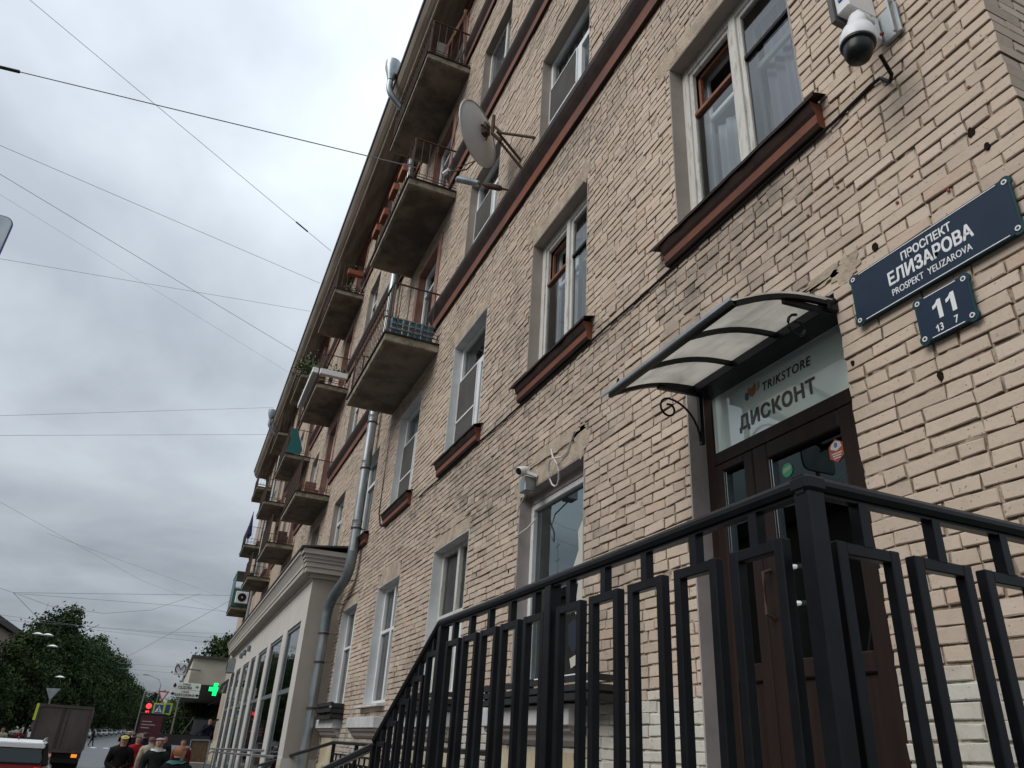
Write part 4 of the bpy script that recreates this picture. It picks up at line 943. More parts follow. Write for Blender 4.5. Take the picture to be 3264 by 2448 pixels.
# red wall plugs, drill holes
for (x, z) in [(-2.99, 4.98), (-2.38, 4.63), (-2.62, 4.60), (-1.93, 4.35), (-2.04, 4.26), (-1.55, 4.60), (-3.72, 4.22), (-3.62, 4.12), (-1.77, 4.13), (-4.6, 4.6)]:
    obj('wall_plug', MB().lathe([(.008, 0), (.009, .006), (.0, .008)], 8, (x, YW-.001, z), (0, -1, 0)), 'redplug', bld)
for (x, z, s_) in [(-2.02, 3.24, .03), (-1.62, 3.14, .035), (-1.60, 4.35, .03), (-1.55, 4.22, .022), (-2.22, 4.1, .03), (-5.0, 3.62, .02), (-7.05, 3.25, .025), (-8.0, 3.38, .025), (-4.85, 4.44, .05), (-4.7, 4.33, .04), (-6.75, 4.02, .03), (-2.48, 3.52, .02), (-1.48, 2.72, .03)]:
    n = 9; hm = MB().poly([(x+s_*R_.uniform(.5, 1)*math.cos(2*math.pi*i/n)*.7, YW-.004, z+s_*R_.uniform(.6, 1.2)*math.sin(2*math.pi*i/n)) for i in range(n)], (0, 1, 0), .01)
    obj('drill_hole', hm, 'holedark', bld)

# ------------------------------------------------------------------ cameras and cables on the wall
pz = thing('dome_camera', (-1.81, 2.6, 5.0), 'large white dome security camera with black globe hanging on a wall bracket', 'camera')
yb = YW-.02
obj('back_plate', MB().box(-1.90, -1.775, YW-.03, YW-.004, 5.26, 5.50, ch=.006).box(-1.80, -1.787, YW-.07, YW-.03, 5.25, 5.51), 'galv', pz)
obj('mount_box', MB().box(-1.935, -1.885, YW-.19, YW-.03, 5.28, 5.48, ch=.012), 'camwhite', pz)
ax = Vector((-.05, -.10, -1)).normalized(); cc = Vector((-1.845, 2.60, 5.12))
obj('arm', MB().tube([(-1.90, YW-.12, 5.38), (-1.885, 2.68, 5.36), cc-ax*.12, cc-ax*.04], [.045, .045, .05, .06], 14), 'camwhite', pz, smooth=True)
obj('housing', MB().lathe([(0, -.085), (.05, -.08), (.078, -.05), (.093, 0), (.095, .045), (.092, .056), (.086, .058)], 26, cc, ax), 'camwhite', pz, smooth=True)
obj('collar', MB().lathe([(.089, .048), (.088, .066), (.078, .076)], 26, cc, ax), 'camblack', pz, smooth=True)
obj('globe', MB().lathe([(.076, .055), (.076, .09), (.072, .12), (.060, .15), (.038, .168), (0, .175)], 24, cc, ax), 'camblack', pz, smooth=True)
for (x, z) in ((-1.905, 5.45), (-1.905, 5.31)): obj('screw', MB().lathe([(.009, 0), (.009, .006), (0, .007)], 8, (x+.021, YW-.10, z), (1, -.2, 0)), 'galv', pz)
obj('red_plug', MB().sphere((-1.862, YW-.07, 5.30), .012), 'redplug', pz)
ub = thing('wall_bracket_box', (-1.95, 2.7, 5.6), 'white angled bracket box above the dome camera, cut by the picture edge', 'bracket')
obj('body', MB().box(-2.0, -1.91, 2.68, YW-.004, 5.52, 5.70, ch=.008), 'camwhite', ub); obj('tape', MB().box(-1.97, -1.93, 2.672, 2.68, 5.60, 5.66), mat('blue_tape', (.03, .14, .42), .5), ub); obj('shade', MB().box(-2.03, -2.0, 2.66, YW-.006, 5.48, 5.72), 'roofmetal', ub)
def cable(label, pts, r, m, name='wall_cable', group=None): return tag(obj(name, MB().tube(pts, r, 6), m, None, smooth=True), label, 'cable', group)
cp_ = [(-1.84, 2.74, 5.06), (-1.87, 2.84, 4.99), (-1.915, 2.878, 5.0), (-1.97, 2.885, 5.09), (-2.03, 2.888, 5.10), (-2.25, 2.89, 5.085)]
x = -2.3
while x > -11.2: cp_.append((x, 2.885, 5.075+R_.uniform(-.008, .008)+(.10 if x < -7.2 else 0)*0)); x -= .45
cable('black cable sagging along the brick wall from the dome camera under the sills', cp_, .011, 'cable')
cable('thin black cable climbing the wall beside the downpipe', [(-12.6, 2.88, 5.12), (-13.35, 2.88, 5.2), (-13.6, 2.88, 5.5), (-13.6, 2.88, 7.6)], .012, 'cable')
bc = thing('bullet_camera', (-6.48, 2.75, 3.95), 'small white bullet camera on a grey box at the corner of the shop window', 'camera')
obj('box', MB().box(-6.60, -6.46, YW-.12, YW-.004, 3.93, 4.08, ch=.006), 'galv', bc); a_ = Vector((.35, -.75, -.35)).normalized(); c_ = Vector((-6.46, 2.74, 4.12))
obj('barrel', MB().lathe([(0, -.09), (.035, -.085), (.045, -.05), (.047, .05), (.04, .06), (.036, .05)], 16, c_, a_), 'camwhite', bc, smooth=True); obj('lens', MB().lathe([(.036, .045), (.02, .052), (0, .054)], 14, c_, a_), 'camblack', bc, smooth=True); obj('foot', MB().bar(c_, (-6.42, YW-.01, 4.08), .03), 'camwhite', bc)
cable('white cable looping down from the bullet camera over the window reveal', [(-6.57, 2.84, 3.93), (-6.80, 2.87, 3.85), (-6.90, 2.88, 3.66), (-6.80, 2.87, 3.56), (-6.68, 2.93, 3.62), (-6.64, 3.0, 3.72)], .008, 'whitecable')
loop = [(-5.62, 2.885, 4.28), (-5.75, 2.885, 4.12), (-5.86, 2.88, 4.10)] + [(-5.98+.10*math.cos(a), 2.86-.03*math.sin(a), 3.98+.13*math.sin(a)) for a in [1.2+i*.55 for i in range(12)]] + [(-6.05, 2.88, 4.16), (-6.1, 2.885, 4.26)]
cable('tangle of white cable curled above the shop window', loop, .009, 'whitecable')

# ------------------------------------------------------------------ window boxes
def slat_box(label, x0, x1, z0, z1, n=3, tilt=0, junk=False):
    t = thing('window_box', ((x0+x1)/2, 2.75, z0), label, 'window box', 'slatted black window boxes')
    h = (z1-z0)/(n+.3)
    for i in range(n):
        z = z0+h*1.15*i; dz = R_.uniform(-.01, .01)+(tilt*R_.uniform(-.06, .04) if junk else 0)
        obj('slat', MB().box(x0, x1, 2.655, 2.675, z+dz, z+h*.78+dz), 'boxwood', t); obj('slat', MB().box(x1-.02, x1, 2.68, YW-.01, z, z+h*.78), 'boxwood', t); obj('slat', MB().box(x0, x0+.02, 2.68, YW-.01, z, z+h*.78), 'boxwood', t)
    for x in (x0+.05, (x0+x1)/2, x1-.05): obj('batten', MB().box(x-.02, x+.02, 2.677, 2.70, z0, z1), 'boxwood', t)
    obj('trough', MB().box(x0+.08, x1-.03, 2.71, YW-.012, z0+.01, z1-.08), 'soil', t)
    return t
slat_box('black slatted window box full length under the wide shop window', -6.95, -4.86, 1.955, 2.14)
slat_box('black slatted window box under the second ground floor window', -9.95, -8.25, 1.955, 2.16)
slat_box('dark broken window box with crooked slats next to the downpipe', -15.75, -14.3, 1.955, 2.22, junk=True, tilt=1)
def leafpatch(name, label, pts, n, size, spread, cat='plant', group=None, m='leaf'):
    mb = MB()
    for (x, y, z) in pts:
        for _ in range(n):
            c0 = Vector((x+R_.gauss(0, spread[0]), y+R_.gauss(0, spread[1]), z+abs(R_.gauss(0, spread[2])))); a = Vector((R_.gauss(0, 1), R_.gauss(0, 1), R_.gauss(0, 1))).normalized(); b = a.orthogonal().normalized(); s_ = size*R_.uniform(.6, 1.3)
            mb.quad(c0-a*s_, c0-b*s_*.45, c0+a*s_, c0+b*s_*.45)
    return tag(obj(name, mb, m), label, cat, group)
for (x, z) in ((-5.75, 2.2), (-6.35, 2.2)): leafpatch('pot_plant', 'green plant behind the glass of the shop window, '+('right' if x > -6 else 'left')+' of the pair', [(x, YF+.2, z)], 40, .035, (.08, .05, .12))
# swirling print on the shop pane
gp = MB()
for (m_, pts) in ((0, [(-5.86, 3.42), (-5.78, 3.5), (-5.70, 3.42), (-5.74, 3.25), (-5.64, 3.05), (-5.72, 2.9), (-5.66, 2.72), (-5.80, 2.62), (-5.90, 2.72), (-5.84, 2.95), (-5.95, 3.1), (-5.84, 3.25)]), (1, [(-5.66, 3.5), (-5.52, 3.55), (-5.52, 2.9), (-5.60, 2.88), (-5.62, 3.1), (-5.57, 3.25)]), (2, [(-6.02, 2.62), (-5.90, 2.66), (-5.76, 2.56), (-5.60, 2.60), (-5.53, 2.52), (-5.55, 2.42), (-5.75, 2.47), (-5.9, 2.38), (-6.0, 2.45)]), (1, [(-6.0, 3.0), (-5.92, 3.05), (-5.90, 2.85), (-5.98, 2.7), (-6.05, 2.8)]), (3, [(-5.70, 2.88), (-5.60, 2.85), (-5.54, 2.7), (-5.64, 2.66)]), (0, [(-5.98, 2.34), (-5.7, 2.40), (-5.54, 2.36), (-5.56, 2.28), (-5.8, 2.30), (-5.95, 2.26)])):
    gp.poly([(x, YF+.036-.0006*m_, z) for x, z in pts], (0, 1, 0), .001, m_)
obj('window_print', gp, [mat('print_cream', (.55, .54, .48), .5), mat('print_blue', (.03, .22, .40), .5), mat('print_dark', (.012, .02, .035), .5), mat('print_teal', (.04, .13, .17), .5)], shopwin)

# ------------------------------------------------------------------ satellite dish and span-wire anchor
ds = thing('satellite_dish', (-7.1, 2.35, 9.2), 'large grey satellite dish seen from behind on rusty struts above the brown band', 'satellite dish')
dc = Vector((-7.61, 2.35, 9.57)); da = Vector((-.81, -.58, -.03)).normalized()
u_ = Vector((0, 0, 1)).cross(da).normalized(); w_ = da.cross(u_)
mb = MB(); RNGS, NS = 9, 36; RX, RZ = .46, .52
for i in range(RNGS+1):
    q_ = i/RNGS
    for j in range(NS):
        a = 2*math.pi*j/NS; mb.v.append(tuple(dc+u_*RX*q_*math.cos(a)+w_*RZ*q_*math.sin(a)+da*(.10*q_*q_)))
for i in range(RNGS):
    for j in range(NS): mb.f.append((i*NS+j, i*NS+(j+1) % NS, (i+1)*NS+(j+1) % NS, (i+1)*NS+j)); mb.mi.append(0)
k = len(mb.v)
for i, (e, hh) in enumerate(((1.0, .10), (1.025, .105), (1.02, .09), (.985, .085))):
    for j in range(NS):
        a = 2*math.pi*j/NS; mb.v.append(tuple(dc+u_*RX*e*math.cos(a)+w_*RZ*e*math.sin(a)+da*hh))
for i in range(3):
    for j in range(NS): mb.f.append((k+i*NS+j, k+i*NS+(j+1) % NS, k+(i+1)*NS+(j+1) % NS, k+(i+1)*NS+j)); mb.mi.append(0)
obj('reflector', mb, 'dish', ds, smooth=True)
hub = dc-da*.10-w_*.02
obj('clamp', MB().box(-.05, .05, -.05, .05, -.09, .09, rot=Matrix.Translation(dc-da*.03) @ Matrix((u_, da, w_)).transposed().to_4x4()).bar(dc-da*.03+w_*.14+u_*.03, hub+w_*.05, .02).bar(dc-da*.02-w_*.16-u_*.04, hub-w_*.05, .02).bar(dc-da*.03+u_*.12, hub, .02), 'rust', ds)
mast = hub+Vector((.06, .03, 0))
obj('mast', MB().tube([mast+Vector((0, 0, .22)), mast+Vector((0, 0, -.12)), mast+Vector((.05, .12, -.26))], .028, 8), 'rust', ds)
obj('strut', MB().tube([mast+Vector((.0, .02, .03)), (mast.x+.08, 2.55, 9.42), (-7.0, YW, 9.14)], .02, 8), 'rust', ds)
obj('strut', MB().tube([mast+Vector((.02, .05, -.18)), (-7.42, YW, 8.94)], .02, 8), 'rust', ds); obj('strut', MB().tube([mast+Vector((.05, .05, -.1)), (-7.48, YW, 9.14)], .02, 8), 'rust', ds)
lnb = dc+da*.62-w_*.50
obj('feed_arm', MB().tube([dc-w_*RZ*.98+da*.09, dc-w_*.62+da*.25, lnb], .012, 6).tube([dc+u_*RX*.98+da*.1, lnb], .007, 6).tube([dc-u_*RX*.98+da*.1, lnb], .007, 6), 'rust', ds)
obj('converter', MB().lathe([(0, -.05), (.03, -.05), (.03, .04), (.045, .06), (0, .065)], 12, lnb, -da+w_*.3), 'camwhite', ds, smooth=True)
an = thing('span_wire_anchor', (-7.9, 2.6, 8.9), 'rusty span wire anchor with pale insulator block above the brown band', 'wire anchor')
wa = Vector((-7.9, YW, 8.92)); wd = Vector((-.53, -1.0, .32)).normalized()
obj('rod', MB().tube([wa, wa+wd*.40], .016, 8).lathe([(.03, .1), (.045, .14), (.045, .30), (.03, .36)], 8, wa, wd), 'rust', an); obj('insulator', MB().lathe([(.02, .45), (.05, .47), (.05, .80), (.02, .82)], 10, wa, wd), 'galv', an, smooth=True)

# ------------------------------------------------------------------ things standing on the balconies
def flowerbox(label, x0, x1, y0, y1, z, m, group=None, plants=0):
    t = thing('flower_box', ((x0+x1)/2, (y0+y1)/2, z), label, 'flower box', group)
    obj('trough', MB().box(x0, x1, y0, y1, z, z+.17, ch=.012), m, t); obj('soil', MB().box(x0+.02, x1-.02, y0+.02, y1-.02, z+.165, z+.172), 'soil', t)
    if plants:
        mb = MB()
        for _ in range(plants):
            c0 = Vector((R_.uniform(x0, x1), R_.uniform(y0, y1), z+.18+abs(R_.gauss(0, .10)))); a = Vector((R_.gauss(0, 1), R_.gauss(0, 1), R_.gauss(0, 1))).normalized(); b = a.orthogonal().normalized(); s_ = R_.uniform(.03, .07)
            mb.quad(c0-a*s_, c0-b*s_*.5, c0+a*s_, c0+b*s_*.5)
        obj('plants', mb, 'leaf', t)
    return t
xb = -12.25
for i in range(4): flowerbox('terracotta box on the front rail, fourth floor, '+('nearest of four', 'second of four', 'third of four', 'furthest of four')[i], xb+1.0-.72*i, xb+1.38-.72*i, 1.84, 1.955, FLOORZ[4]+.22+.10*(i % 2), 'terracotta', 'terracotta boxes on the fourth floor balcony')
tp = thing('teal_ribbed_crate', (-10.8, 2.4, 7.8), 'teal ribbed plastic crate against the side rail of the lowest near balcony', 'crate')
for i in range(7): obj('rib', MB().box(-10.95, -10.86, 2.06+.11*i, 2.145+.11*i, 7.76, 8.14, ch=.012), 'tealplastic', tp)
for z in (7.80, 7.90, 8.0, 8.1): obj('band', MB().box(-10.855, -10.845, 2.05, 2.83, z, z+.022), 'galv', tp)
wb = thing('old_board', (-10.9, 2.5, 14.5), 'weathered grey board leaning on the topmost near balcony', 'board'); obj('board', MB().box(-11.35, -11.31, 2.25, 2.5, FLOORZ[5], FLOORZ[5]+1.1), 'concrete', wb)
cb2 = thing('orange_lattice', (-11.2, 2.5, 14.5), 'orange brown timber lattice standing on the topmost near balcony', 'lattice'); obj('slat', MB().bar((-10.9, 2.25, 14.46), (-11.1, 2.75, 16.6), .05), 'surround', cb2); obj('slat', MB().bar((-11.0, 2.85, 14.46), (-11.1, 2.72, 16.6), .05), 'surround', cb2)
xb = -22.05
flowerbox('long white planter with trailing plants hung along the second balcony of the fourth floor', xb-1.5, xb+1.5, 1.78, 1.95, FLOORZ[4]+.30, 'white', plants=160)
flowerbox('white planter hung on the side rail of the second balcony of the fourth floor', xb+1.53, xb+1.7, 1.98, 2.8, FLOORZ[4]+.22, 'white', plants=60)
flowerbox('brown flower box on the side rail of the second balcony of the fifth floor', xb+1.53, xb+1.7, 2.25, 2.75, FLOORZ[5]+.55, 'terracotta', plants=8)
leafpatch('balcony_plants', 'green pot plants on the near corner of the second balcony, fifth floor', [(xb+1.3, 2.6, FLOORZ[5]+.1)], 90, .05, (.12, .2, .12))
leafpatch('balcony_plants', 'bushy yellow green plants filling the third balcony of the fifth floor', [(-27.4, 2.1, FLOORZ[5]+.2), (-27.6, 2.4, FLOORZ[5]+.2), (-28.2, 2.1, FLOORZ[5]+.3)], 150, .07, (.25, .2, .3))
tag(obj('balcony_cloth', MB().poly([(-27.2, 2.02, FLOORZ[4]+1.0), (-27.2, 2.25, FLOORZ[4]+.95), (-27.2, 2.55, FLOORZ[4]+.2), (-27.2, 2.5, FLOORZ[4]+.0), (-27.2, 1.98, FLOORZ[4]+.0), (-27.2, 2.05, FLOORZ[4]+.5)], (1, 0, 0), .03), 'tealnet'), 'dark teal cloth hung on the third balcony of the fourth floor', 'cloth')
tag(obj('clutter_box', MB().box(-21.0, -20.7, 2.2, 2.5, FLOORZ[3], FLOORZ[3]+.35), 'surround'), 'brown box at the side rail of the second balcony of the third floor', 'box')
tag(obj('clutter_box', MB().box(-27.6, -27.3, 2.3, 2.6, FLOORZ[3], FLOORZ[3]+.45), 'iron'), 'dark box on the third balcony of the third floor', 'box')
uf = thing('folded_umbrella', (-43.6, 2.1, FLOORZ[4]), 'dark blue folded umbrella on the furthest balcony of the fourth floor', 'umbrella'); obj('cloth', MB().lathe([(.02, 0), (.16, .25), (.10, .8), (.02, 1.5)], 10, (-43.6, 2.1, FLOORZ[4]+.3)), 'blueflag', uf); obj('pole', MB().tube([(-43.6, 2.1, FLOORZ[4]), (-43.6, 2.1, FLOORZ[4]+1.9)], .02, 6), 'iron', uf)
gz = BAL[(13, 3)]; gm = MB()
for k in range(6): gm.box(-46.4+.5*k, -45.93+.5*k, 1.955, 1.985, 7.75, 9.55)
gm.box(-43.42, -43.40, 1.99, YW-.01, 7.75, 8.7).box(-46.4, -43.4, 1.93, YW-.01, 9.55, 9.6)
obj('green_glazing', gm, 'greenglaze', gz)
ac = thing('air_conditioner', (-43.2, 2.4, 7.9), 'white air conditioning unit with black fan on the far green balcony', 'air conditioner'); obj('casing', MB().box(-43.36, -43.1, 2.1, 2.75, 7.9, 8.5, ch=.02), 'white', ac); obj('fan', MB().lathe([(.05, 0), (.22, 0), (.22, .02), (.05, .02)], 18, (-43.1, 2.42, 8.2), (1, 0, 0)), 'camblack', ac)

# ------------------------------------------------------------------ overhead wires
WG = 'overhead wires strung across the street'
def wire(label, a, b, r, sag=0.0, group=WG, splice=None, n=10):
    a, b = Vector(a), Vector(b); pts = []
    for i in range(n+1):
        t = i/n; p = a.lerp(b, t); p.z -= sag*4*t*(1-t); pts.append(p)
    root = thing('overhead_wire', a, label, 'overhead wire', group)
    obj('wire', MB().tube(pts, r*.8, 5), 'skywire', root)
    for s_ in (splice or []):
        p, q = a.lerp(b, s_[0]), a.lerp(b, s_[1])
        for v in (p, q):
            t = s_[0] if v is p else s_[1]; v.z -= sag*4*t*(1-t)
        obj('splice', MB().tube([p, q], r*2.6, 6), 'cable', root)
    return root
def wire_path(label, pts, r):
    root = thing('overhead_wire', pts[0], label, 'overhead wire', WG)
    obj('wire', MB().tube(pts, r*.8, 5), 'skywire', root); return root
wire('steep wire from the top left sky down to the eaves, dark splice near its end', (-20.26, -12.46, 23.69), (-24.77, 1.95, 18.66), 0.011, 0, splice=[(0.895, 0.93)])
wire('thick span wire ending in the insulator', (-11.32, -7.36, 10.83), (-8.33, 1.6, 9.16), 0.01, 0, splice=[(0.34, 0.365), (0.3, 0.345)])
wire('upper of two long sloping wires that meet the eaves below the splice', (-19.66, -11.79, 16.31), (-26.99, 1.95, 18.49), 0.009, 0.0, splice=None)
wire('lower of two long sloping wires, crossing a flatter wire in mid sky', (-21.02, -12.52, 17.35), (-32.05, 1.95, 17.65), 0.011, 0.0, splice=None)
wire('faint thin wire just under the lower long sloping wire', (-23.31, -13.29, 18.29), (-34.26, 1.95, 17.58), 0.005, 0.0, splice=None)
wire('nearly level wire crossing the lower long sloping wire in mid sky', (-23.36, -11.69, 13.74), (-29.48, 1.95, 18.51), 0.008, 0.0, splice=None)
wire('level wire meeting the eaves just above the far gutter hopper', (-30.17, -12.54, 10.24), (-43.62, 1.95, 19.48), 0.009, 0.0, splice=None)
wire('level wire meeting the building just below the far gutter hopper', (-31.22, -12.3, 10.12), (-41.82, 1.95, 17.06), 0.009, 0.0, splice=None)
wire_path('trolley span wire with insulators ending at the glazed green balcony', [[-72.76, -14.47, 11.17], [-72.47, -13.41, 10.91], [-76.36, 3.66, 13.39]], 0.02)
wire_path('drooping curved wire hanging from the trolley span wire', [[-72.47, -13.41, 10.91], [-72.5, -10.5, 10.2], [-72.58, -6.54, 10.09], [-74.35, -3.13, 10.98], [-75.36, 0.62, 13.04]], 0.018)
wire_path('wire dropping from the span wire insulator into the tall tree', [[-72.47, -13.41, 10.91], [-90.61, -13.56, 10.81]], 0.022)
wire_path('thin overhead wire in the web of wires low in the sky beyond the building', [[-74.74, -13.4, 11.16], [-90.24, -1.48, 13.75], [-98.87, 5.54, 14.84]], 0.018)
wire_path('thin overhead wire in the web of wires low in the sky beyond the building', [[-98.13, -18.65, 11.79], [-106.47, -10.16, 12.33], [-111.43, 6.57, 13.07]], 0.02)
wire_path('thin overhead wire in the web of wires low in the sky beyond the building', [[-110.62, -20.86, 12.55], [-114.87, -2.6, 13.48], [-122.03, 7.45, 15.08]], 0.02)
wire_path('thin overhead wire in the web of wires low in the sky beyond the building', [[-107.05, -6.78, 8.73], [-99.08, -3.65, 10.07], [-81.72, 4.23, 14.2]], 0.022)
wire_path('thin overhead wire in the web of wires low in the sky beyond the building', [[-95.34, -10.57, 10.99], [-122.75, 7.86, 13.41]], 0.016)
wire_path('thin overhead wire in the web of wires low in the sky beyond the building', [[-142.69, -8.77, 10.99], [-138.97, 0.72, 10.87]], 0.025)
wire_path('thin overhead wire in the web of wires low in the sky beyond the building', [[-142.93, -8.35, 10.23], [-139.37, 0.94, 9.96]], 0.025)
wire_path('thin overhead wire in the web of wires low in the sky beyond the building', [[-64.2, -14.69, 16.1], [-90.65, -5.5, 15.97], [-110.28, 5.43, 16.08]], 0.012)
wire_path('thin overhead wire in the web of wires low in the sky beyond the building', [[-69.52, -11.96, 15.36], [-104.46, 3.15, 17.42]], 0.012)

# ------------------------------------------------------------------ buildings further off
fb = thing('far_apartment_block', (-115, -33, G), 'dark roofed brown brick apartment block across the street behind the trees', 'building')
obj('wall', MB().box(-188, 12, -44, -28, G, 15.6), 'farwall', fb)
obj('roof', MB().prof([(-27.3, 15.5), (-27.3, 16.5), (-36, 19.5), (-44.6, 16.5), (-44.6, 15.5)], -188.6, 12.6), 'farroof', fb)
for i in range(5): obj('chimney', MB().box(-70-i*25, -69-i*25, -35, -34, 18, 20.6), 'farwall', fb)
pm = MB().box(0, 1.3, 0, .06, 0, 1.7); wm0 = None
for ix in range(60):
    for iz in range(5):
        x = -186+ix*3.3; z = 1.3+iz*2.95
        if wm0 is None:
            wm0 = obj('window', MB().box(0, 1.3, 0, .05, 0, 1.65), 'pvc', fb); wm0.location = (x, -28.0, z); wp0 = obj('pane', MB().box(.08, .61, .05, .07, .08, 1.57).box(.69, 1.22, .05, .07, .08, 1.57), 'darkglass', wm0)
        else:
            o = wm0.copy(); C.link(o); o.parent = fb; o.location = (x, -28.0, z); o2 = wp0.copy(); C.link(o2); o2.parent = o
ant = thing('roof_antenna', (-74, -29, 17), 'thin television mast on the roof of the block across the street', 'antenna'); obj('mast', MB().tube([(-74, -30, 17.4), (-74, -30, 23)], .04, 6).tube([(-75.2, -30, 22.6), (-73, -30, 22.6)], .03, 5).tube([(-75, -30, 21), (-73.2, -30, 21)], .03, 5), 'iron', ant)

mt = thing('metro_station', (-66, 2, G), 'low concrete metro station with an overhanging blank fascia and dark glazed hall', 'building')
obj('fascia', MB().box(-95, -57.5, 1.0, 14, 4.5, 6.15), mat('pale_concrete', (.56, .53, .45), .9, col2=(.48, .45, .38), nscale=1.2), mt); obj('roof_sheet', MB().box(-95.2, -57.3, .85, 14.2, 6.15, 6.3), 'roofmetal', mt)
obj('soffit', MB().box(-94.8, -57.7, 1.2, 13.9, 4.44, 4.5), 'roofmetal', mt); obj('wall', MB().box(-94, -60.5, 4.2, 13, G, 4.44), 'farwall', mt)
for i in range(8): obj('window', MB().box(-93.8+4*i, -90.2+4*i, 4.1, 4.2, .4, 4.2), 'darkglass', mt)
obj('side_glazing', MB().box(-60.5, -60.4, 4.3, 12, .4, 4.2), 'darkglass', mt)
ms = thing('metro_sign', (-56.8, .4, 5.4), 'square white metro sign with a dark round letter M on the station corner', 'sign')
obj('panel', MB().box(-57.0, -56.85, -.07, .71, 4.94, 5.72, ch=.02), 'white', ms); obj('bracket', MB().bar((-56.95, .71, 5.35), (-57.4, 1.6, 5.35), .08), 'galv', ms)
mm_ = MB(); mcy, mcz = .32, 5.33
def marc(sgn):
    pts = [(-56.83, mcy+sgn*(.10+.22*math.cos(a)), mcz+.27*math.sin(a)) for a in [-1.15+i*.29 for i in range(9)]]
    return pts
mm_.tube(marc(1), .038, 6).tube(marc(-1), .038, 6).tube([marc(1)[-1], (-56.83, mcy, mcz-.08), marc(-1)[-1]], .038, 6)
obj('letter_m', mm_, mat('metro_blue', (.05, .06, .16), .4), ms)
gc = thing('pharmacy_cross', (-47, 2.2, 3.8), 'glowing green pharmacy cross hanging by the far end of the wall', 'sign')
gcx, gcy, gcz = -47.05, 2.27, 3.79; gx = .30
obj('cross', MB().box(gcx-.08, gcx, gcy-.105, gcy+.105, gcz-.32, gcz+.32).box(gcx-.081, gcx+.001, gcy-.32, gcy-.105, gcz-.105, gcz+.105).box(gcx-.081, gcx+.001, gcy+.105, gcy+.32, gcz-.105, gcz+.105), mat('green_light', (.02, .4, .1), .5, emit=(.0, 1.0, .16), estr=1.6), gc)
obj('bracket', MB().bar((gcx-.04, gcy+.31, gcz), (gcx-.04, YW, gcz), .04), 'iron', gc)
sb = thing('shop_sign', (-46, 2.85, 3.9), 'small dark shop sign with a green dot beside the pharmacy cross', 'sign'); obj('panel', MB().box(-46.6, -46.5, 2.45, 2.85, 3.6, 4.0), 'roofmetal', sb); obj('dot', MB().lathe([(.0, .0), (.13, 0), (.13, .02), (0, .02)], 12, (-46.5, 2.65, 3.8), (1, 0, 0)), 'greenprint', sb)
for i, x in enumerate((-39.0, -42.5)):
    aw = thing('shop_awning', (x, 2.7, 3.6), ('nearer' if i == 0 else 'further')+' small round dark awning above the shop fronts past the extension', 'awning'); obj('hood', MB().prof([(YW, 3.9+.2*i), (2.5, 3.85+.2*i), (2.25, 3.6+.2*i), (2.2, 3.3+.2*i), (2.25, 3.3+.2*i), (YW, 3.7+.2*i)], x-.9, x+.9), 'roofmetal', aw)
# pharmacy porch with dark parapet, sloping rails
po = thing('pharmacy_porch', (-40, 1.8, G), 'dark clad raised porch with black sloping rails before the far shops', 'porch')
obj('deck', MB().box(-41.5, -37.5, .6, YW-.05, G, .45), 'concrete', po); obj('parapet', MB().box(-39.2, -39.1, .0, 2.1, 1.05, 1.48).box(-45, -39.2, -.02, .06, .5, 1.48), 'boxwood', po)
obj('rail', MB().bar((-39.4, .9, 1.48), (-40.2, 1.28, 2.2), .05).bar((-40.2, 1.28, 2.2), (-40.2, 2.35, 2.2), .05).bar((-39.3, 1.45, 1.48), (-39.6, 2.35, 2.2), .05).bar((-45, .05, 2.2), (-40.2, 1.28, 2.2), .04), 'black', po)
obj('screen', MB().quad((-40.25, 1.3, 1.5), (-40.25, 2.3, 1.5), (-40.25, 2.3, 2.15), (-40.25, 1.3, 2.15)), 'darkglass', po)
# steel handrails before the extension
hr = thing('steel_handrail', (-25, 1.7, G), 'pair of brushed steel handrails in front of the glazed extension', 'handrail')
obj('rail', MB().tube([(-36.0, 1.6, .70), (-32.6, 1.75, 1.09), (-15.6, 1.8, 1.37)], .024, 8), 'chrome', hr, smooth=True); obj('rail', MB().tube([(-34.5, 1.62, .60), (-30.4, 1.78, 1.03), (-14.6, 1.86, 1.30)], .024, 8), 'chrome', hr, smooth=True)
for x in (-32.6, -28.6, -24.6, -20.6, -17): obj('post', MB().tube([(x, 1.75, G), (x, 1.75, 1.07+(x+32.6)*.0165)], .02, 8), 'chrome', hr, smooth=True)
obj('lower_rail', MB().tube([(-35.5, 1.62, .35), (-32, 1.76, .62), (-15.6, 1.8, .85)], .014, 6), 'chrome', hr, smooth=True)
tag(obj('porch_deck', MB().box(-33, -15.8, 1.55, EYF, G, .12), 'concrete'), 'concrete deck along the glazed extension behind the steel handrails', 'deck')
bs = thing('brown_board_stand', (-28.5, 1.25, G), 'brown woven panel in a pale metal frame beside the steel handrails', 'panel stand')
obj('frame', MB().bar((-28.5, 1.05, G), (-28.5, .98, 1.38), .035).bar((-28.5, .98, 1.38), (-28.5, 1.55, 1.40), .035).bar((-28.5, 1.55, 1.40), (-28.5, 1.6, G), .035), 'galv', bs); obj('panel', MB().box(-28.55, -28.52, 1.04, 1.54, .75, 1.34), mat('brown_weave', (.20, .125, .07), .9, col2=(.10, .06, .03), nscale=14, stretch=(1, 3, .6)), bs)

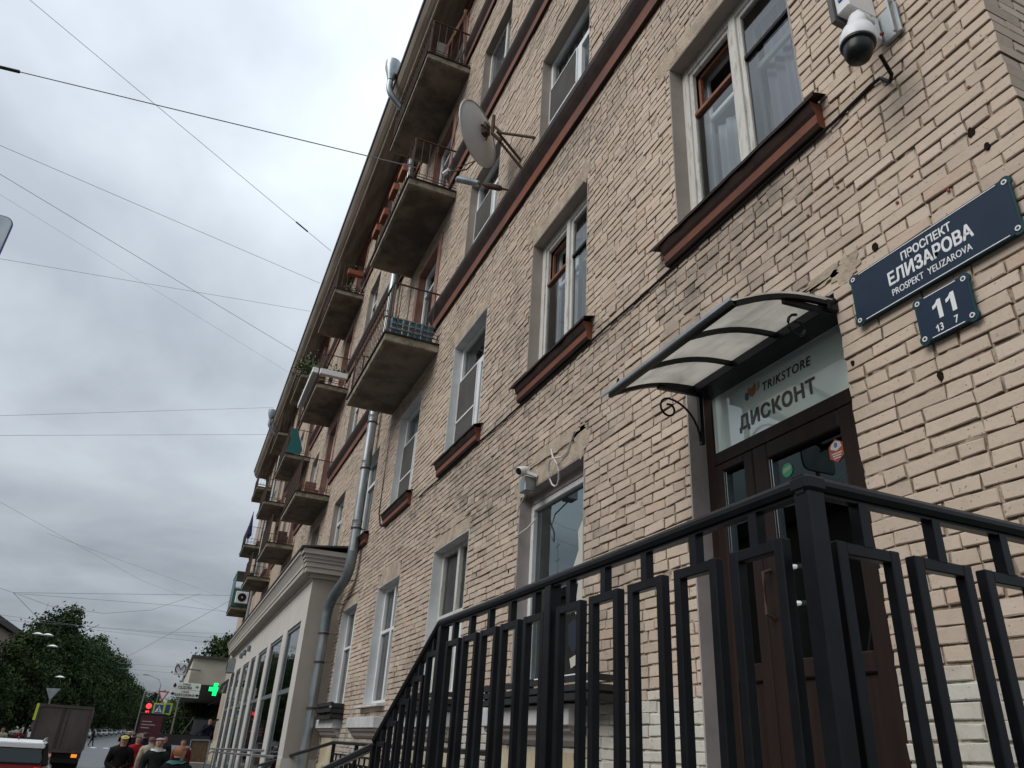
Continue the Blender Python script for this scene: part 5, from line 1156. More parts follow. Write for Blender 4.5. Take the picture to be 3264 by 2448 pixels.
# ------------------------------------------------------------------ street furniture
ns = thing('road_sign_back', (-9.2, -3.3, G), 'rounded road sign with blue rim seen from behind at the left picture edge', 'road sign')
sx_ = Vector((.03, .30, -.02)); P0 = Vector((-9.12, -3.03, 6.95))
def rrect(cy_, cz_, w_, h_, r, x):
    P = []
    for (oy, oz, a0) in ((1, 1, 0), (-1, 1, 90), (-1, -1, 180), (1, -1, 270)):
        for k in range(7):
            a = rad(a0+15*k); P.append((x, cy_+oy*(w_/2-r)+r*math.cos(a), cz_+oz*(h_/2-r)+r*math.sin(a)))
    return P
obj('panel', MB().poly(rrect(-3.40, 6.68, .72, .86, .10, -9.2), (1, 0, 0), .012), 'galv', ns); obj('rim', MB().poly(rrect(-3.40, 6.68, .745, .885, .11, -9.215), (1, 0, 0), .02), mat('blue_rim', (.07, .07, .30), .4), ns)
obj('pole', MB().tube([(-9.25, -3.4, G), (-9.25, -3.4, 7.2)], .035, 8), 'galv', ns)

di = thing('street_direction_sign', (-48, .7, G), 'white street direction sign with two rows and black arrows on a thin post', 'direction sign')
dX = -48.5
def dtext(s, size, y, z, bold=.002): return text('lettering', s, size, 'camblack', di, Matrix.Translation((dX+.035, y, z)) @ Matrix.Rotation(rad(90), 4, 'Z') @ Matrix.Rotation(rad(90), 4, 'X'), bold=bold, align='CENTER', squeeze=.9)
obj('panel', MB().box(dX, dX+.03, .05, 1.55, 3.70, 4.07, ch=.01), 'white', di); obj('panel', MB().box(dX, dX+.03, .05, 1.55, 3.315, 3.685, ch=.01), 'white', di)
dtext('УЛИЦА', .13, .80, 3.94); dtext('СЕДОВА', .19, .74, 3.755, .004); dtext('68', .17, 1.36, 3.83, .003); dtext('УЛИЦА', .13, .80, 3.555); dtext('БАБУШКИНА', .185, .80, 3.37, .004)
def arrow(y, z, d): obj('arrow', MB().poly([(dX+.034, y+d[0]*.2, z+d[1]*.2), (dX+.034, y-d[1]*.11, z+d[0]*.11), (dX+.034, y-d[0]*.14, z-d[1]*.14), (dX+.034, y+d[1]*.11, z-d[0]*.11)], (1, 0, 0), .004), 'camblack', di)
arrow(.19, 3.88, (0, .8)); arrow(.18, 3.47, (-.7, 0)); arrow(1.44, 3.45, (.7, 0))
obj('post', MB().tube([(dX-.05, .55, G), (dX-.05, .55, 4.3)], .04, 8), 'galv', di)

def pole(name, label, cat, x, y, z, r=.06):
    t = thing(name, (x, y, G), label, cat); obj('post', MB().tube([(x, y, G), (x, y, z)], r, 8), 'galv', t, smooth=True); return t
def signface(t, nm, pts, x, m, th=.02): return obj(nm, MB().poly([(x, y, z) for y, z in pts], (1, 0, 0), th), m, t)
def rect(y, z, w_, h_): return [(y-w_/2, z-h_/2), (y+w_/2, z-h_/2), (y+w_/2, z+h_/2), (y-w_/2, z+h_/2)]
mY = mat('sign_yellow_green', (.55, .66, .05), .5); mB = mat('sign_blue', (.02, .08, .30), .4); mR = mat('sign_red', (.45, .05, .05), .5)
tl = pole('traffic_light', 'traffic light showing red with a red countdown below on a grey pole', 'traffic light', -57.8, -.86, 3.3)
lx, ly, lz = -57.6, -1.04, 2.97
obj('head', MB().box(lx-.2, lx, ly-.19, ly+.19, lz-1.0, lz+.26, ch=.03), 'camblack', tl); mred = mat('red_light', (.5, .02, .02), .4, emit=(1, .05, .06), estr=1.5)
obj('red_lamp', MB().lathe([(0, .02), (.17, .0), (.17, .03), (0, .05)], 16, (lx, ly, lz), (1, 0, 0)), mred, tl)
obj('countdown', MB().box(lx, lx+.02, ly-.12, ly-.08, lz-.52, lz-.30).box(lx, lx+.02, ly-.06, ly-.02, lz-.52, lz-.30).box(lx, lx+.02, ly+.04, ly+.08, lz-.52, lz-.30).box(lx, lx+.02, ly-.12, ly+.1, lz-.32, lz-.28), mred, tl)
pcx = -62.5
pc = pole('pedestrian_sign_post', 'sign post with red rimmed give way triangle over a yellow edged crossing sign', 'road sign', pcx, -.35, 4.2)
signface(pc, 'give_way_rim', [(-.78, 4.12), (.0, 4.12), (-.39, 3.40)], pcx+.08, mR); signface(pc, 'give_way_face', [(-.64, 4.03), (-.14, 4.03), (-.39, 3.57)], pcx+.101, 'white', .004)
signface(pc, 'yellow_panel', rect(-.45, 2.95, .74, .74), pcx+.08, mY); signface(pc, 'blue_panel', rect(-.45, 2.95, .55, .55), pcx+.101, mB, .004); signface(pc, 'white_triangle', [(-.68, 2.74), (-.22, 2.74), (-.45, 3.17)], pcx+.106, 'white', .004)
obj('walking_figure', MB().bar((pcx+.115, -.45, 3.0), (pcx+.115, -.44, 2.88), .05).bar((pcx+.115, -.44, 2.88), (pcx+.115, -.53, 2.74), .03).bar((pcx+.115, -.44, 2.88), (pcx+.115, -.36, 2.74), .03).sphere((pcx+.115, -.45, 3.05), .035, 8, 5), 'camblack', pc)
signface(pc, 'yellow_panel', rect(.15, 3.0, .5, .78), pcx-.2, mY); signface(pc, 'blue_panel', rect(.13, 3.0, .3, .55), pcx-.179, mB, .004)
np_ = pole('no_parking_post', 'sign post carrying a violet round no parking sign over white plates', 'road sign', -63.5, -.12, 2.5)
signface(np_, 'round_rim', [(-.25+.30*math.cos(i*.45), 2.0+.30*math.sin(i*.45)) for i in range(14)], -63.4, mR); signface(np_, 'round_face', [(-.25+.23*math.cos(i*.45), 2.0+.23*math.sin(i*.45)) for i in range(14)], -63.38, mat('sign_violet', (.25, .16, .40), .5), .004); obj('slash', MB().bar((-63.37, -.42, 2.17), (-63.37, -.08, 1.83), .05), mR, np_)
signface(np_, 'white_plate', rect(-.62, 2.22, .66, .34), -63.4, 'white'); obj('black_figures', MB().box(-63.39, -63.375, -.8, -.7, 2.1, 2.25).box(-63.39, -63.375, -.6, -.5, 2.1, 2.25), 'camblack', np_); signface(np_, 'white_plate', rect(-.3, 1.55, .5, .32), -63.4, 'white'); signface(np_, 'blue_plate', rect(-.5, 1.25, .34, .34), -63.4, mB); signface(np_, 'white_plate', rect(-.25, 2.5, .3, .24), -63.4, 'white')
ads = thing('advert_stand', (-53, -.55, G), 'dark framed advertising stand with a dim red poster by the kerb', 'advert stand')
obj('frame', MB().box(-53.2, -53, -1.35, .12, .3, 2.5, ch=.03).box(-53.15, -53.05, -.75, -.45, G, .3), 'camblack', ads); obj('poster', MB().quad((-52.995, -1.22, .45), (-52.995, 0, .45), (-52.995, 0, 2.36), (-52.995, -1.22, 2.36)), mat('dim_red_poster', (.075, .012, .024), .3), ads)
adm = MB()
for i, w_ in enumerate((.55, .75, .45)): adm.box(-52.993, -52.985, -1.12, -1.12+w_, 2.0-.17*i, 2.05-.17*i)
obj('poster_lines', adm, 'mauve', ads); obj('poster_bubble', MB().poly([(-52.992, -.9+.33*math.cos(i*.5), 1.25+.16*math.sin(i*.5)) for i in range(13)], (1, 0, 0), .004), 'mauve', ads)
fp = thing('left_sign_post', (-47.5, -4.4, G), 'sign post at the far kerb with a grey triangle back over a yellow crossing sign', 'road sign'); fx_ = -52.0
obj('post', MB().tube([(fx_, -6.08, G), (fx_, -6.08, 3.4)], .04, 8), 'galv', fp); signface(fp, 'triangle_back', [(-6.45, 3.38), (-5.72, 3.40), (-6.1, 2.75)], fx_+.06, 'galv'); signface(fp, 'yellow_panel', rect(-6.28, 2.15, .74, .86), fx_+.06, mY); signface(fp, 'blue_panel', rect(-6.2, 2.15, .5, .58), fx_+.082, mB, .004); signface(fp, 'white_triangle', [(-6.4, 1.92), (-6.0, 1.92), (-6.18, 2.4)], fx_+.087, 'white', .003)
signface(fp, 'round_sign', [(-6.32+.32*math.cos(i*.45), 1.45+.32*math.sin(i*.45)) for i in range(14)], fx_+.06, mat('sign_dull_violet', (.16, .06, .14), .5)); signface(fp, 'white_plate', rect(-6.4, 1.0, .5, .26), fx_+.06, 'white')
for i, (x, y, z, lab) in enumerate(((-66.5, -1.72, 8.5, 'grey lamp post with curved arm rising left of the traffic light'), (-94, -1.05, 7.0, 'distant lamp post with curved arm above the direction sign'))):
    l_ = thing('street_lamp', (x, y, G), lab, 'street lamp'); obj('post', MB().tube([(x, y, G), (x, y, z-1.0 if i else 4.2)], .07, 8, r1=.05), 'galv', l_, smooth=True)
    if i: obj('arm', MB().tube([(x, y, z-1), (x, y-.3, z-.5), (x, y-1.4, z-.15)], .04, 6), 'galv', l_, smooth=True); obj('lamp_head', MB().box(x-.12, x+.12, y-2.0, y-1.4, z-.2, z-.08, ch=.03), 'galv', l_)
# a few luminaires on the far side of the road, pale against the trees
for i, (x, y, z) in enumerate(((-64.8, -9.6, 7.3), (-64.3, -8.9, 7.25), (-69, -9.0, 6.9), (-78, -8.9, 5.2))):
    l_ = thing('hanging_lamp', (x, y, z), ('leftmost', 'second', 'third', 'lowest')[i]+' of the four pale street lamps hung before the dark trees', 'street lamp', 'lamps hung over the road'); obj('shade', MB().lathe([(0, .12), (.12, .1), (.38, 0), (.36, -.04), (0, -.05)], 12, (x, y, z)), 'white', l_, smooth=True); obj('cord', MB().tube([(x, y, z+.1), (x, y, z+2.2)], .008, 4), 'cable', l_)
# kerb fence
kf = thing('kerb_fence', (-50, -2.0, G), 'low dark metal fence along the kerb by the crossing', 'fence')
fm = MB()
obj('rail', MB().bar((-45.5, -2.05, .62), (-74, -1.95, .62), .05).bar((-45.5, -2.05, -.05), (-74, -1.95, -.05), .04), 'iron', kf)
for i in range(15): obj('post', MB().box(-45.55-i*2.03, -45.45-i*2.03, -2.10, -2.02, G, .72), 'iron', kf)
for i in range(190): x = -45.7-i*.149; obj('bar', MB().bar((x, -2.05, -.05), (x, -2.05, .62), .022), 'iron', kf)

# ------------------------------------------------------------------ vehicles
def loft(sections, m=0):      # sections: list of (x, [(y, z) ...]) with equal counts, closed ends
    mb = MB(); n = len(sections[0][1])
    for x, yz in sections:
        for (y, z) in yz: mb.v.append((x, y, z))
    for i in range(len(sections)-1):
        for j in range(n): mb.f.append((i*n+j, i*n+(j+1) % n, (i+1)*n+(j+1) % n, (i+1)*n+j)); mb.mi.append(m)
    mb.f += [tuple(range(n))[::-1], tuple(range((len(sections)-1)*n, len(sections)*n))]; mb.mi += [m, m]
    return mb
def sect(hw, z0, z1, r=.12, top=None):
    top = top or hw
    return [(-hw+r, z0), (hw-r, z0), (hw, z0+r), (hw, (z0+z1)/2), (top, z1-r), (top-r, z1), (-top+r, z1), (-top, z1-r), (-hw, (z0+z1)/2), (-hw, z0+r)]
def wheel(t, x, y, r, w_=.2):
    ty = obj('wheel', MB().lathe([(r*.62, -w_/2), (r*.95, -w_/2), (r, -w_/4), (r, w_/4), (r*.95, w_/2), (r*.62, w_/2)], 20, (x, y, r), (0, 1, 0)), 'cable', t, smooth=True)
    obj('rim', MB().lathe([(0, -w_*.42), (r*.62, -w_*.42), (r*.64, -w_*.30)], 16, (x, y, r), (0, 1, 0)).lathe([(0, w_*.42), (r*.62, w_*.42), (r*.64, w_*.3)], 16, (x, y, r), (0, 1, 0)), 'galv', ty)
mtail = mat('tail_light_on', (.4, .01, .01), .3, emit=(1, .03, .03), estr=1.1); mcarglass = mat('car_glass', (.012, .020, .023), .08, spec=.35)
mini = thing('red_hatchback', (-24.6, -3.35, G-.12), 'red hatchback with white roof and roof rails seen from behind at lower left', 'car', local=True)
mini.rotation_euler = (0, 0, rad(4))
mred_ = mat('red_car_paint', (.20, .012, .012), .25, coat=.6)
body = loft([(0, sect(.80, .32, .95)), (.12, sect(.86, .25, 1.0)), (.6, sect(.90, .22, 1.02)), (2.4, sect(.90, .22, 1.0)), (3.4, sect(.88, .24, .92)), (3.95, sect(.78, .3, .78))][0:]); 
body.v = [(-x, y, z) for x, y, z in body.v]
obj('body', body, mred_, mini, smooth=True)
cab = loft([(.10, sect(.80, .95, 1.12, .06, .76)), (.34, sect(.80, .95, 1.45, .10, .64)), (.7, sect(.80, .95, 1.50, .10, .62)), (2.0, sect(.80, .95, 1.49, .10, .62)), (2.75, sect(.80, .95, 1.05, .04, .74))]); cab.v = [(-x, y, z) for x, y, z in cab.v]
obj('cabin', cab, mcarglass, mini, smooth=True)
rf = loft([(.16, sect(.67, 1.37, 1.47, .02, .63)), (.24, sect(.67, 1.38, 1.51, .03, .61)), (.4, sect(.66, 1.44, 1.54, .03, .60)), (1.2, sect(.66, 1.46, 1.55, .03, .58)), (2.05, sect(.65, 1.46, 1.52, .02, .60))]); rf.v = [(-x, y, z) for x, y, z in rf.v]
obj('roof', rf, 'white', mini, smooth=True)
obj('spoiler', loft([(-.17, sect(.62, 1.44, 1.49, .02)), (-.35, sect(.64, 1.47, 1.52, .02))]), 'white', mini)
for s_ in (-1, 1):
    obj('roof_rail', MB().tube([(-.4, s_*.60, 1.53), (-.5, s_*.60, 1.585), (-1.8, s_*.60, 1.59), (-1.95, s_*.60, 1.53)], .022, 6), 'galv', mini, smooth=True)
    obj('pillar', MB().bar((-.05, s_*.80, .98), (-.30, s_*.66, 1.46), .13, .06), mred_ if False else 'camblack', mini)
    tl_ = obj('tail_light', MB().box(.0, .035, s_*.66-.10, s_*.66+.10, .62, .92, ch=.03), mtail if s_ > 0 else 'redplug', mini)
    obj('side_glass', MB().quad((-.45, s_*.795, 1.0), (-2.2, s_*.795, 1.0), (-1.9, s_*.665, 1.42), (-.55, s_*.665, 1.42)), mcarglass, mini)
    for x in (-.75, -3.15): wheel(mini, x, s_*.80, .32)
obj('rear_window', MB().quad((-.045, -.68, 1.03), (-.045, .68, 1.03), (-.215, .60, 1.42), (-.215, -.60, 1.42)), mcarglass, mini); obj('plate', MB().box(.02, .04, -.32, .20, .52, .64), 'white', mini); obj('plate_recess', MB().box(-.01, .02, -.45, .34, .50, .82, ch=.01), 'camblack', mini)
pmk = MB()
for i, y in enumerate((-.26, -.18, -.11, -.03, .05, .13)): pmk.box(.04, .043, y, y+.045, .55, .61)
obj('plate_marks', pmk, 'roofmetal', mini); obj('badge', MB().lathe([(0, .02), (.06, .015), (.06, 0)], 12, (.02, -.06, .80), (1, 0, 0)), 'chrome', mini); obj('bumper', MB().box(-.1, .05, -.82, .82, .22, .44, ch=.04), 'camblack', mini); obj('antenna', MB().tube([(-.55, 0, 1.55), (-.35, 0, 1.63)], .014, 5), 'camblack', mini)

trk = thing('box_truck', (-43.0, -4.25, G-.12), 'dirty brown box truck with two tall rear doors waiting in the left lane', 'truck', local=True); trk.rotation_euler = (0, 0, rad(3.0))
mtrk = mat('dirty_truck_panel', (.105, .090, .075), .8, col2=(.062, .052, .045), nscale=1.4, detail=8, stretch=(1, 1, .5)); mtrf = mat('truck_frame_paint', (.055, .042, .036), .7, col2=(.09, .07, .06), nscale=4)
obj('box_body', MB().box(-4.6, -.04, -1.1, 1.1, .85, 2.75, ch=.02), mtrk, trk); 
for y0_, y1_ in ((-1.06, -.03), (.03, 1.06)):
    dl = obj('rear_door', MB().box(-.04, .0, y0_, y1_, .95, 2.66, ch=.008), mtrk, trk); obj('hinge', MB().box(.0, .02, y0_ if y0_ < -.5 else y1_-.09, y0_+.09 if y0_ < -.5 else y1_, 1.2, 1.3).box(.0, .02, y0_ if y0_ < -.5 else y1_-.09, y0_+.09 if y0_ < -.5 else y1_, 2.3, 2.4), mtrf, dl)
obj('door_frame', MB().box(-.06, .03, -1.14, -1.06, .85, 2.78).box(-.06, .03, 1.06, 1.14, .85, 2.78).box(-.06, .03, -1.06, 1.06, 2.66, 2.78).box(-.06, .03, -1.06, 1.06, .80, .95), mtrf, trk)
obj('lock_bar', MB().tube([(.02, -.12, .95), (.02, -.12, 2.66)], .016, 6).tube([(.02, .14, .95), (.02, .14, 2.66)], .016, 6), mtrf, trk)
obj('chassis', MB().box(-6.2, -.1, -1.0, 1.0, .42, .82), 'cable', trk); obj('cab', loft([(-4.7, sect(.95, .6, 2.2, .1)), (-5.6, sect(.95, .6, 2.15, .1)), (-6.4, sect(.92, .6, 1.5, .1))]), 'galv', trk); obj('rear_bumper', MB().box(-.1, .02, -1.05, 1.05, .38, .55), 'cable', trk)
for s_ in (-1, 1):
    obj('tail_light', MB().box(0, .03, s_*.85-.12, s_*.85+.12, .62, .76), mat('orange_light', (.5, .12, .02), .3, emit=(1, .3, .03), estr=.8) if s_ > 0 else 'redplug', trk)
    for x in (-1.0, -5.4): wheel(trk, x, s_*.85, .36, .26)
obj('mud_flap', MB().box(-.5, -.48, -1.0, 1.0, .12, .6), 'cable', trk)

CG = 'cars parked along the far kerb'
def small_car(col, label, van=False):
    t = thing('parked_car', (0, 0, G-.12), label, 'car', CG, local=True)
    mp = mat('paint_'+label.split()[0], col, .3, coat=.4); h = 1.95 if van else 1.46
    obj('body', loft([(-2.1, sect(.72, .38, .72)), (-1.9, sect(.84, .26, .84)), (-1.0, sect(.87, .22, .95)), (1.2, sect(.87, .22, .96)), (1.95, sect(.84, .26, .9)), (2.1, sect(.74, .36, .8))]), mp, t, smooth=True)
    obj('cabin', loft([(-1.15, sect(.78, .9, 1.0, .04, .72)), (-.45, sect(.78, .9, h-.03, .08, .60)), (1.0, sect(.78, .9, h-.03, .08, .60)), (1.75, sect(.78, .9, 1.05, .04, .70))]), mcarglass, t, smooth=True)
    obj('roof', loft([(-.5, sect(.63, h-.05, h-.01, .01)), (0, sect(.63, h-.06, h+.03, .02, .58)), (1.05, sect(.63, h-.05, h, .02, .58))]), mp, t, smooth=True)
    for s_ in (-1, 1):
        obj('headlight', MB().box(2.0, 2.1, s_*.58-.15, s_*.58+.15, .60, .74, ch=.03), 'white', t)
        for x in (-1.3, 1.3): wheel(t, x, s_*.78, .31)
    obj('windscreen', MB().quad((1.76, -.66, 1.02), (1.76, .66, 1.02), (1.02, .56, h-.08), (1.02, -.56, h-.08)), mcarglass, t); obj('grille', MB().box(2.05, 2.11, -.35, .35, .42, .56), 'camblack', t)
    return t
cols = [((.62, .63, .64), 'white small van with its nose towards the crossing, first of the parked row', True), ((.28, .29, .31), 'grey parked car right behind the first white van', False), ((.07, .075, .085), 'dark parked car third in the far row', False), ((.50, .51, .52), 'silver parked car fourth in the far row', False)]
protos = [small_car(*c_) for c_ in cols]
for i, p in enumerate(protos): p.location = (-118-i*6.3, -11.6-.1*i, G-.12)
# the shade of the rest, further along
rest = [('pale parked car fifth in the far row', 0), ('grey parked car sixth in the far row', 1), ('silver parked car seventh in the far row', 3), ('dark parked car eighth in the far row', 2), ('pale parked car ninth in the far row', 0), ('silver parked car tenth in the far row', 3), ('grey parked car eleventh in the far row', 1), ('tiny far cars where the road closes up', 0), ('tiny far cars where the road closes up', 3), ('tiny far cars where the road closes up', 1)]
for i, (lab, k) in enumerate(rest):
    c_ = copy_tree(protos[k if k != 0 else 3 if i > 4 else 1]); c_['label'] = lab; c_.location = (-144-i*(7+i*1.5), -12.0-.05*i, G-.12)
wc = copy_tree(protos[3]); wc['label'] = 'white car driving towards us beside the advertising stand'; wc['group'] = 'cars on the road'; wc.location = (-150, -4.6, G-.12); wc2 = copy_tree(protos[1]); wc2['label'] = 'grey car following behind the oncoming white car'; wc2['group'] = 'cars on the road'; wc2.location = (-162, -4.2, G-.12)

# ------------------------------------------------------------------ trees
def leaf_crown(rx, rz, n, seed, size=.42, lob=7):
    r = np.random.default_rng(seed); nc = 95
    d = r.normal(size=(nc, 3)); d /= np.linalg.norm(d, axis=1)[:, None]; rad_ = r.uniform(.35, 1.0, nc)**.6
    cc_ = d*rad_[:, None]*np.array([rx, rx, rz]); taper = 1-.33*np.clip(cc_[:, 2]/rz, 0, 1); cc_[:, :2] *= taper[:, None]
    cc_ += r.normal(0, .25, cc_.shape); k = r.integers(0, nc, n); cs = r.uniform(.45, 1.15, nc)*rx/3.6
    p = cc_[k]+r.normal(size=(n, 3))*cs[k][:, None]*np.array([.62, .62, .45])
    a = r.normal(size=(n, 3)); a /= np.linalg.norm(a, axis=1)[:, None]; b = np.cross(a, r.normal(size=(n, 3))); b /= np.linalg.norm(b, axis=1)[:, None]
    s_ = size*r.uniform(.5, 1.25, n)[:, None]
    V = np.stack([p-a*s_, p-b*s_*.55, p+a*s_, p+b*s_*.55], 1).reshape(-1, 3); F = np.arange(n*4).reshape(-1, 4)
    ct = r.random(nc); return V, F, np.clip(ct[k]*.75+r.random(n)*.4-.08, 0, 1)
def leafmat():
    m = bpy.data.materials.new("tree_leaves"); m.use_nodes = True; nt = m.node_tree; n = nt.nodes; l = nt.links; b = n["Principled BSDF"]; b.inputs["Roughness"].default_value = .7; b.inputs["Specular IOR Level"].default_value = .08
    t = attr(n, "tint"); r = n.new("ShaderNodeValToRGB"); l.new(t.outputs["Fac"], r.inputs[0]); r.color_ramp.elements[0].color = (.012, .026, .013, 1); r.color_ramp.elements[1].color = (.058, .085, .028, 1)
    l.new(r.outputs[0], b.inputs["Base Color"]); return m
M['leaves'] = leafmat()
TG = 'street trees across the road'
def tree_proto(h, rx, seed, n, size):
    t = thing('street_tree', (0, 0, G), 'tree', 'tree', TG, local=True)
    zc = h*.53; V, F, tn = leaf_crown(rx, h*.50, n, seed, size); V = V+np.array([0, 0, zc]); me = np_mesh('crown', V, F, 'leaves', False, {'tint': tn}); o = link('crown', me, t)
    rr_l = random.Random(seed); mb = MB().tube([(0, 0, 0), (.05, .04, h*.25), (-.05, .0, h*.5), (.0, .05, h*.85)], h*.017, 8, r1=h*.004)
    for i in range(9):
        z = h*(.22+.06*i); a = rr_l.uniform(0, 6.28); ln = rx*rr_l.uniform(.5, .9); mb.tube([(0, 0, z), (math.cos(a)*ln*.5, math.sin(a)*ln*.5, z+ln*.5), (math.cos(a)*ln, math.sin(a)*ln, z+ln*.85)], h*.006, 5, r1=h*.002)
    obj('trunk', mb, 'bark', t); return t
T = [tree_proto(16, 5.2, 3, 17000, .27), tree_proto(14, 5.2, 8, 15000, .27), tree_proto(12, 4.6, 21, 12000, .26)]
spots = [(-104, -18.5, .62, 2), (-113, -17.0, .95, 2), (-121, -18, .92, 1), (-131, -16.5, 1.04, 0), (-141, -18.5, .92, 0), (-152, -16.2, .98, 1), (-163, -17, 1.0, 0), (-175, -16.5, 1.12, 1), (-190, -17, 1.15, 0), (-206, -16, 1.2, 1), (-224, -16.5, 1.18, 0), (-244, -16, 1.22, 1), (-266, -15.8, 1.22, 0), (-292, -15.5, 1.15, 1), (-322, -15, 1.1, 0), (-360, -14.5, 1.15, 1), (-420, -14, 1.2, 0), (-500, -13, 1.25, 1)]
ords = ['first, lowest tree of the row beside the brown block', 'second dark tree of the row across the road', 'third dark tree, just left of the tallest crown', 'tallest near tree of the row with lacy gaps at its top', 'fifth tree of the row, right behind the tallest crown', 'sixth tree of the row across the road', 'seventh tree of the row across the road', 'eighth tree, making the second peak of the row', 'ninth tree of the row across the road', 'tenth tree of the row across the road'] + ['one of the far trees merging into the end of the row']*8
for i, (x, y, s_, k) in enumerate(spots):
    t = T[k] if all(T[k].get('used') is None for _ in [0]) else copy_tree(T[k])
    t['used'] = 1; t.location = (x, y, G); t.scale = (s_, s_, s_); t.rotation_euler = (0, 0, i*1.3); t['label'] = ords[i]
for o in bpy.data.objects:
    if o.get('used'): del o['used']
for (x, y, s_, k, lab) in ((-215, -3.6, .80, 2, 'lone far tree with a soft top between the lamp posts'), (-150, 2.2, .62, 2, 'small dark tree behind the direction sign'), (-165, 5.2, .62, 2, 'small dark tree behind the metro station porch'), (-96, 5.4, .86, 1, 'tree top showing above the roof of the metro station')):
    t = copy_tree(T[k]); t.location = (x, y, G); t.scale = (s_,)*3; t['label'] = lab; t['group'] = 'single trees down the street'

# ------------------------------------------------------------------ people
SKIN = mat('skin', (.42, .24, .17), .6)
def person(label, x, y, z, heading, h, jacket, trousers, hair, pose='down', hat=None, hood=False, bag=None, scarf=None, hairlen=.0, lean=0):
    t = thing('person', (x, y, z), label, 'person', 'people on the pavement', local=True); t.rotation_euler = (0, 0, heading); S = h/1.74
    J = {'pelvis': (0, 0, .95, .135), 'spine': (0, .0, 1.12, .125), 'chest': (0, .0, 1.32, .145), 'neck': (0, .01, 1.47, .062), 'head0': (0, -.005, 1.545, .075), 'head1': (0, -.01, 1.63, .10), 'head2': (0, .0, 1.70, .075)}
    E = [('pelvis', 'spine', 't'), ('spine', 'chest', 't'), ('chest', 'neck', 't'), ('neck', 'head0', 'h'), ('head0', 'head1', 'h'), ('head1', 'head2', 'h')]
    for s_, n_ in ((-1, 'r'), (1, 'l')):
        if pose == 'clasp': el, wr = (s_*.25, .02, 1.12), (s_*.07, -.22, 1.04)
        elif pose == 'walk': el, wr = (s_*.25, .06*s_, 1.13), (s_*.26, -.12*s_-.06, .90)
        elif pose == 'hold': el, wr = (s_*.25, .03, 1.12), (s_*.20, -.20, 1.08)
        else: el, wr = (s_*.24, .03, 1.13), (s_*.25, -.04, .88)
        stp = .16*s_ if pose == 'walk' else 0
        J.update({'sh'+n_: (s_*.185, .01, 1.41, .068), 'el'+n_: (*el, .048), 'wr'+n_: (*wr, .031), 'hip'+n_: (s_*.095, 0, .90, .092), 'kn'+n_: (s_*.10, -.02-stp*.6, .50, .062), 'an'+n_: (s_*.10, .03-stp*1.3, .09, .043), 'to'+n_: (s_*.115, -.13-stp*1.3, .035, .034)})
        E += [('chest', 'sh'+n_, 't'), ('sh'+n_, 'el'+n_, 'a'), ('el'+n_, 'wr'+n_, 'a'), ('pelvis', 'hip'+n_, 't'), ('hip'+n_, 'kn'+n_, 'l'), ('kn'+n_, 'an'+n_, 'l'), ('an'+n_, 'to'+n_, 'f')]
        w_ = Vector(wr); d = (w_-Vector(el)).normalized(); sd = d.cross(Vector((0, -1, .2))).normalized(); pm_ = w_+d*.07
        J['pa'+n_] = (*pm_, .027); E.append(('wr'+n_, 'pa'+n_, 'k'))
        for q_ in range(4):
            b0 = pm_+sd*(.028*(q_-1.5)*.75)+d*.01; ln = (.062, .072, .068, .052)[q_]; b1 = b0+d*ln*.6; b2 = b1+d*ln*.35+Vector((0, -.018, 0))
            J['f%d%s' % (q_, n_)] = (*b1, .0095); J['g%d%s' % (q_, n_)] = (*b2, .008); E += [('pa'+n_, 'f%d%s' % (q_, n_), 'k'), ('f%d%s' % (q_, n_), 'g%d%s' % (q_, n_), 'k')]
        th = w_+d*.035-sd*.045*s_+Vector((0, -.015, 0)); J['th'+n_] = (*th, .0105); E.append(('wr'+n_, 'th'+n_, 'k'))
    nm = list(J); me = bpy.data.meshes.new('body'); me.from_pydata([J[k][:3] for k in nm], [(nm.index(a), nm.index(b)) for a, b, _ in E], [])
    o = bpy.data.objects.new('body', me); C.link(o); sk = o.modifiers.new('s', 'SKIN'); sk.branch_smoothing = .4; o.modifiers.new('u', 'SUBSURF').levels = 1
    for i, k in enumerate(nm): v = me.skin_vertices[0].data[i]; v.radius = (J[k][3], J[k][3]*(.8 if k in ('pelvis', 'spine', 'chest') else 1)); v.use_root = (k == 'pelvis')
    dg = bpy.context.evaluated_depsgraph_get(); dg.update(); bme = bpy.data.meshes.new_from_object(o.evaluated_get(dg)); bpy.data.objects.remove(o)
    co = np.array([v.co[:] for v in bme.vertices]); lab = []
    segs = [(np.array(J[a][:3]), np.array(J[b][:3]), k, max(J[a][3], J[b][3])) for a, b, k in E]
    dist = []
    for a, b, k, r in segs:
        ab = b-a; tt = np.clip(((co-a) @ ab)/(ab @ ab), 0, 1); dist.append(np.linalg.norm(co-(a+tt[:, None]*ab), axis=1)/r)
    kind = np.array([s_[2] for s_ in segs])[np.argmin(np.array(dist), 0)]
    # nose
    ni = int(np.argmin(np.linalg.norm(co-np.array([0, -.12, 1.615]), axis=1))); bme.vertices[ni].co.y -= .022
    bme.materials.clear(); bme.materials.append(SKIN); bme.materials.append(M['cable'])
    for p in bme.polygons: p.material_index = 1 if kind[p.vertices[0]] == 'f' else 0; p.use_smooth = True
    bme.update(); nrm = np.array([v.normal[:] for v in bme.vertices]); scm = Matrix.Diagonal((S, S, S, 1)); bme.transform(scm); link('body', bme, t)
    polys = [tuple(p.vertices) for p in bme.polygons]
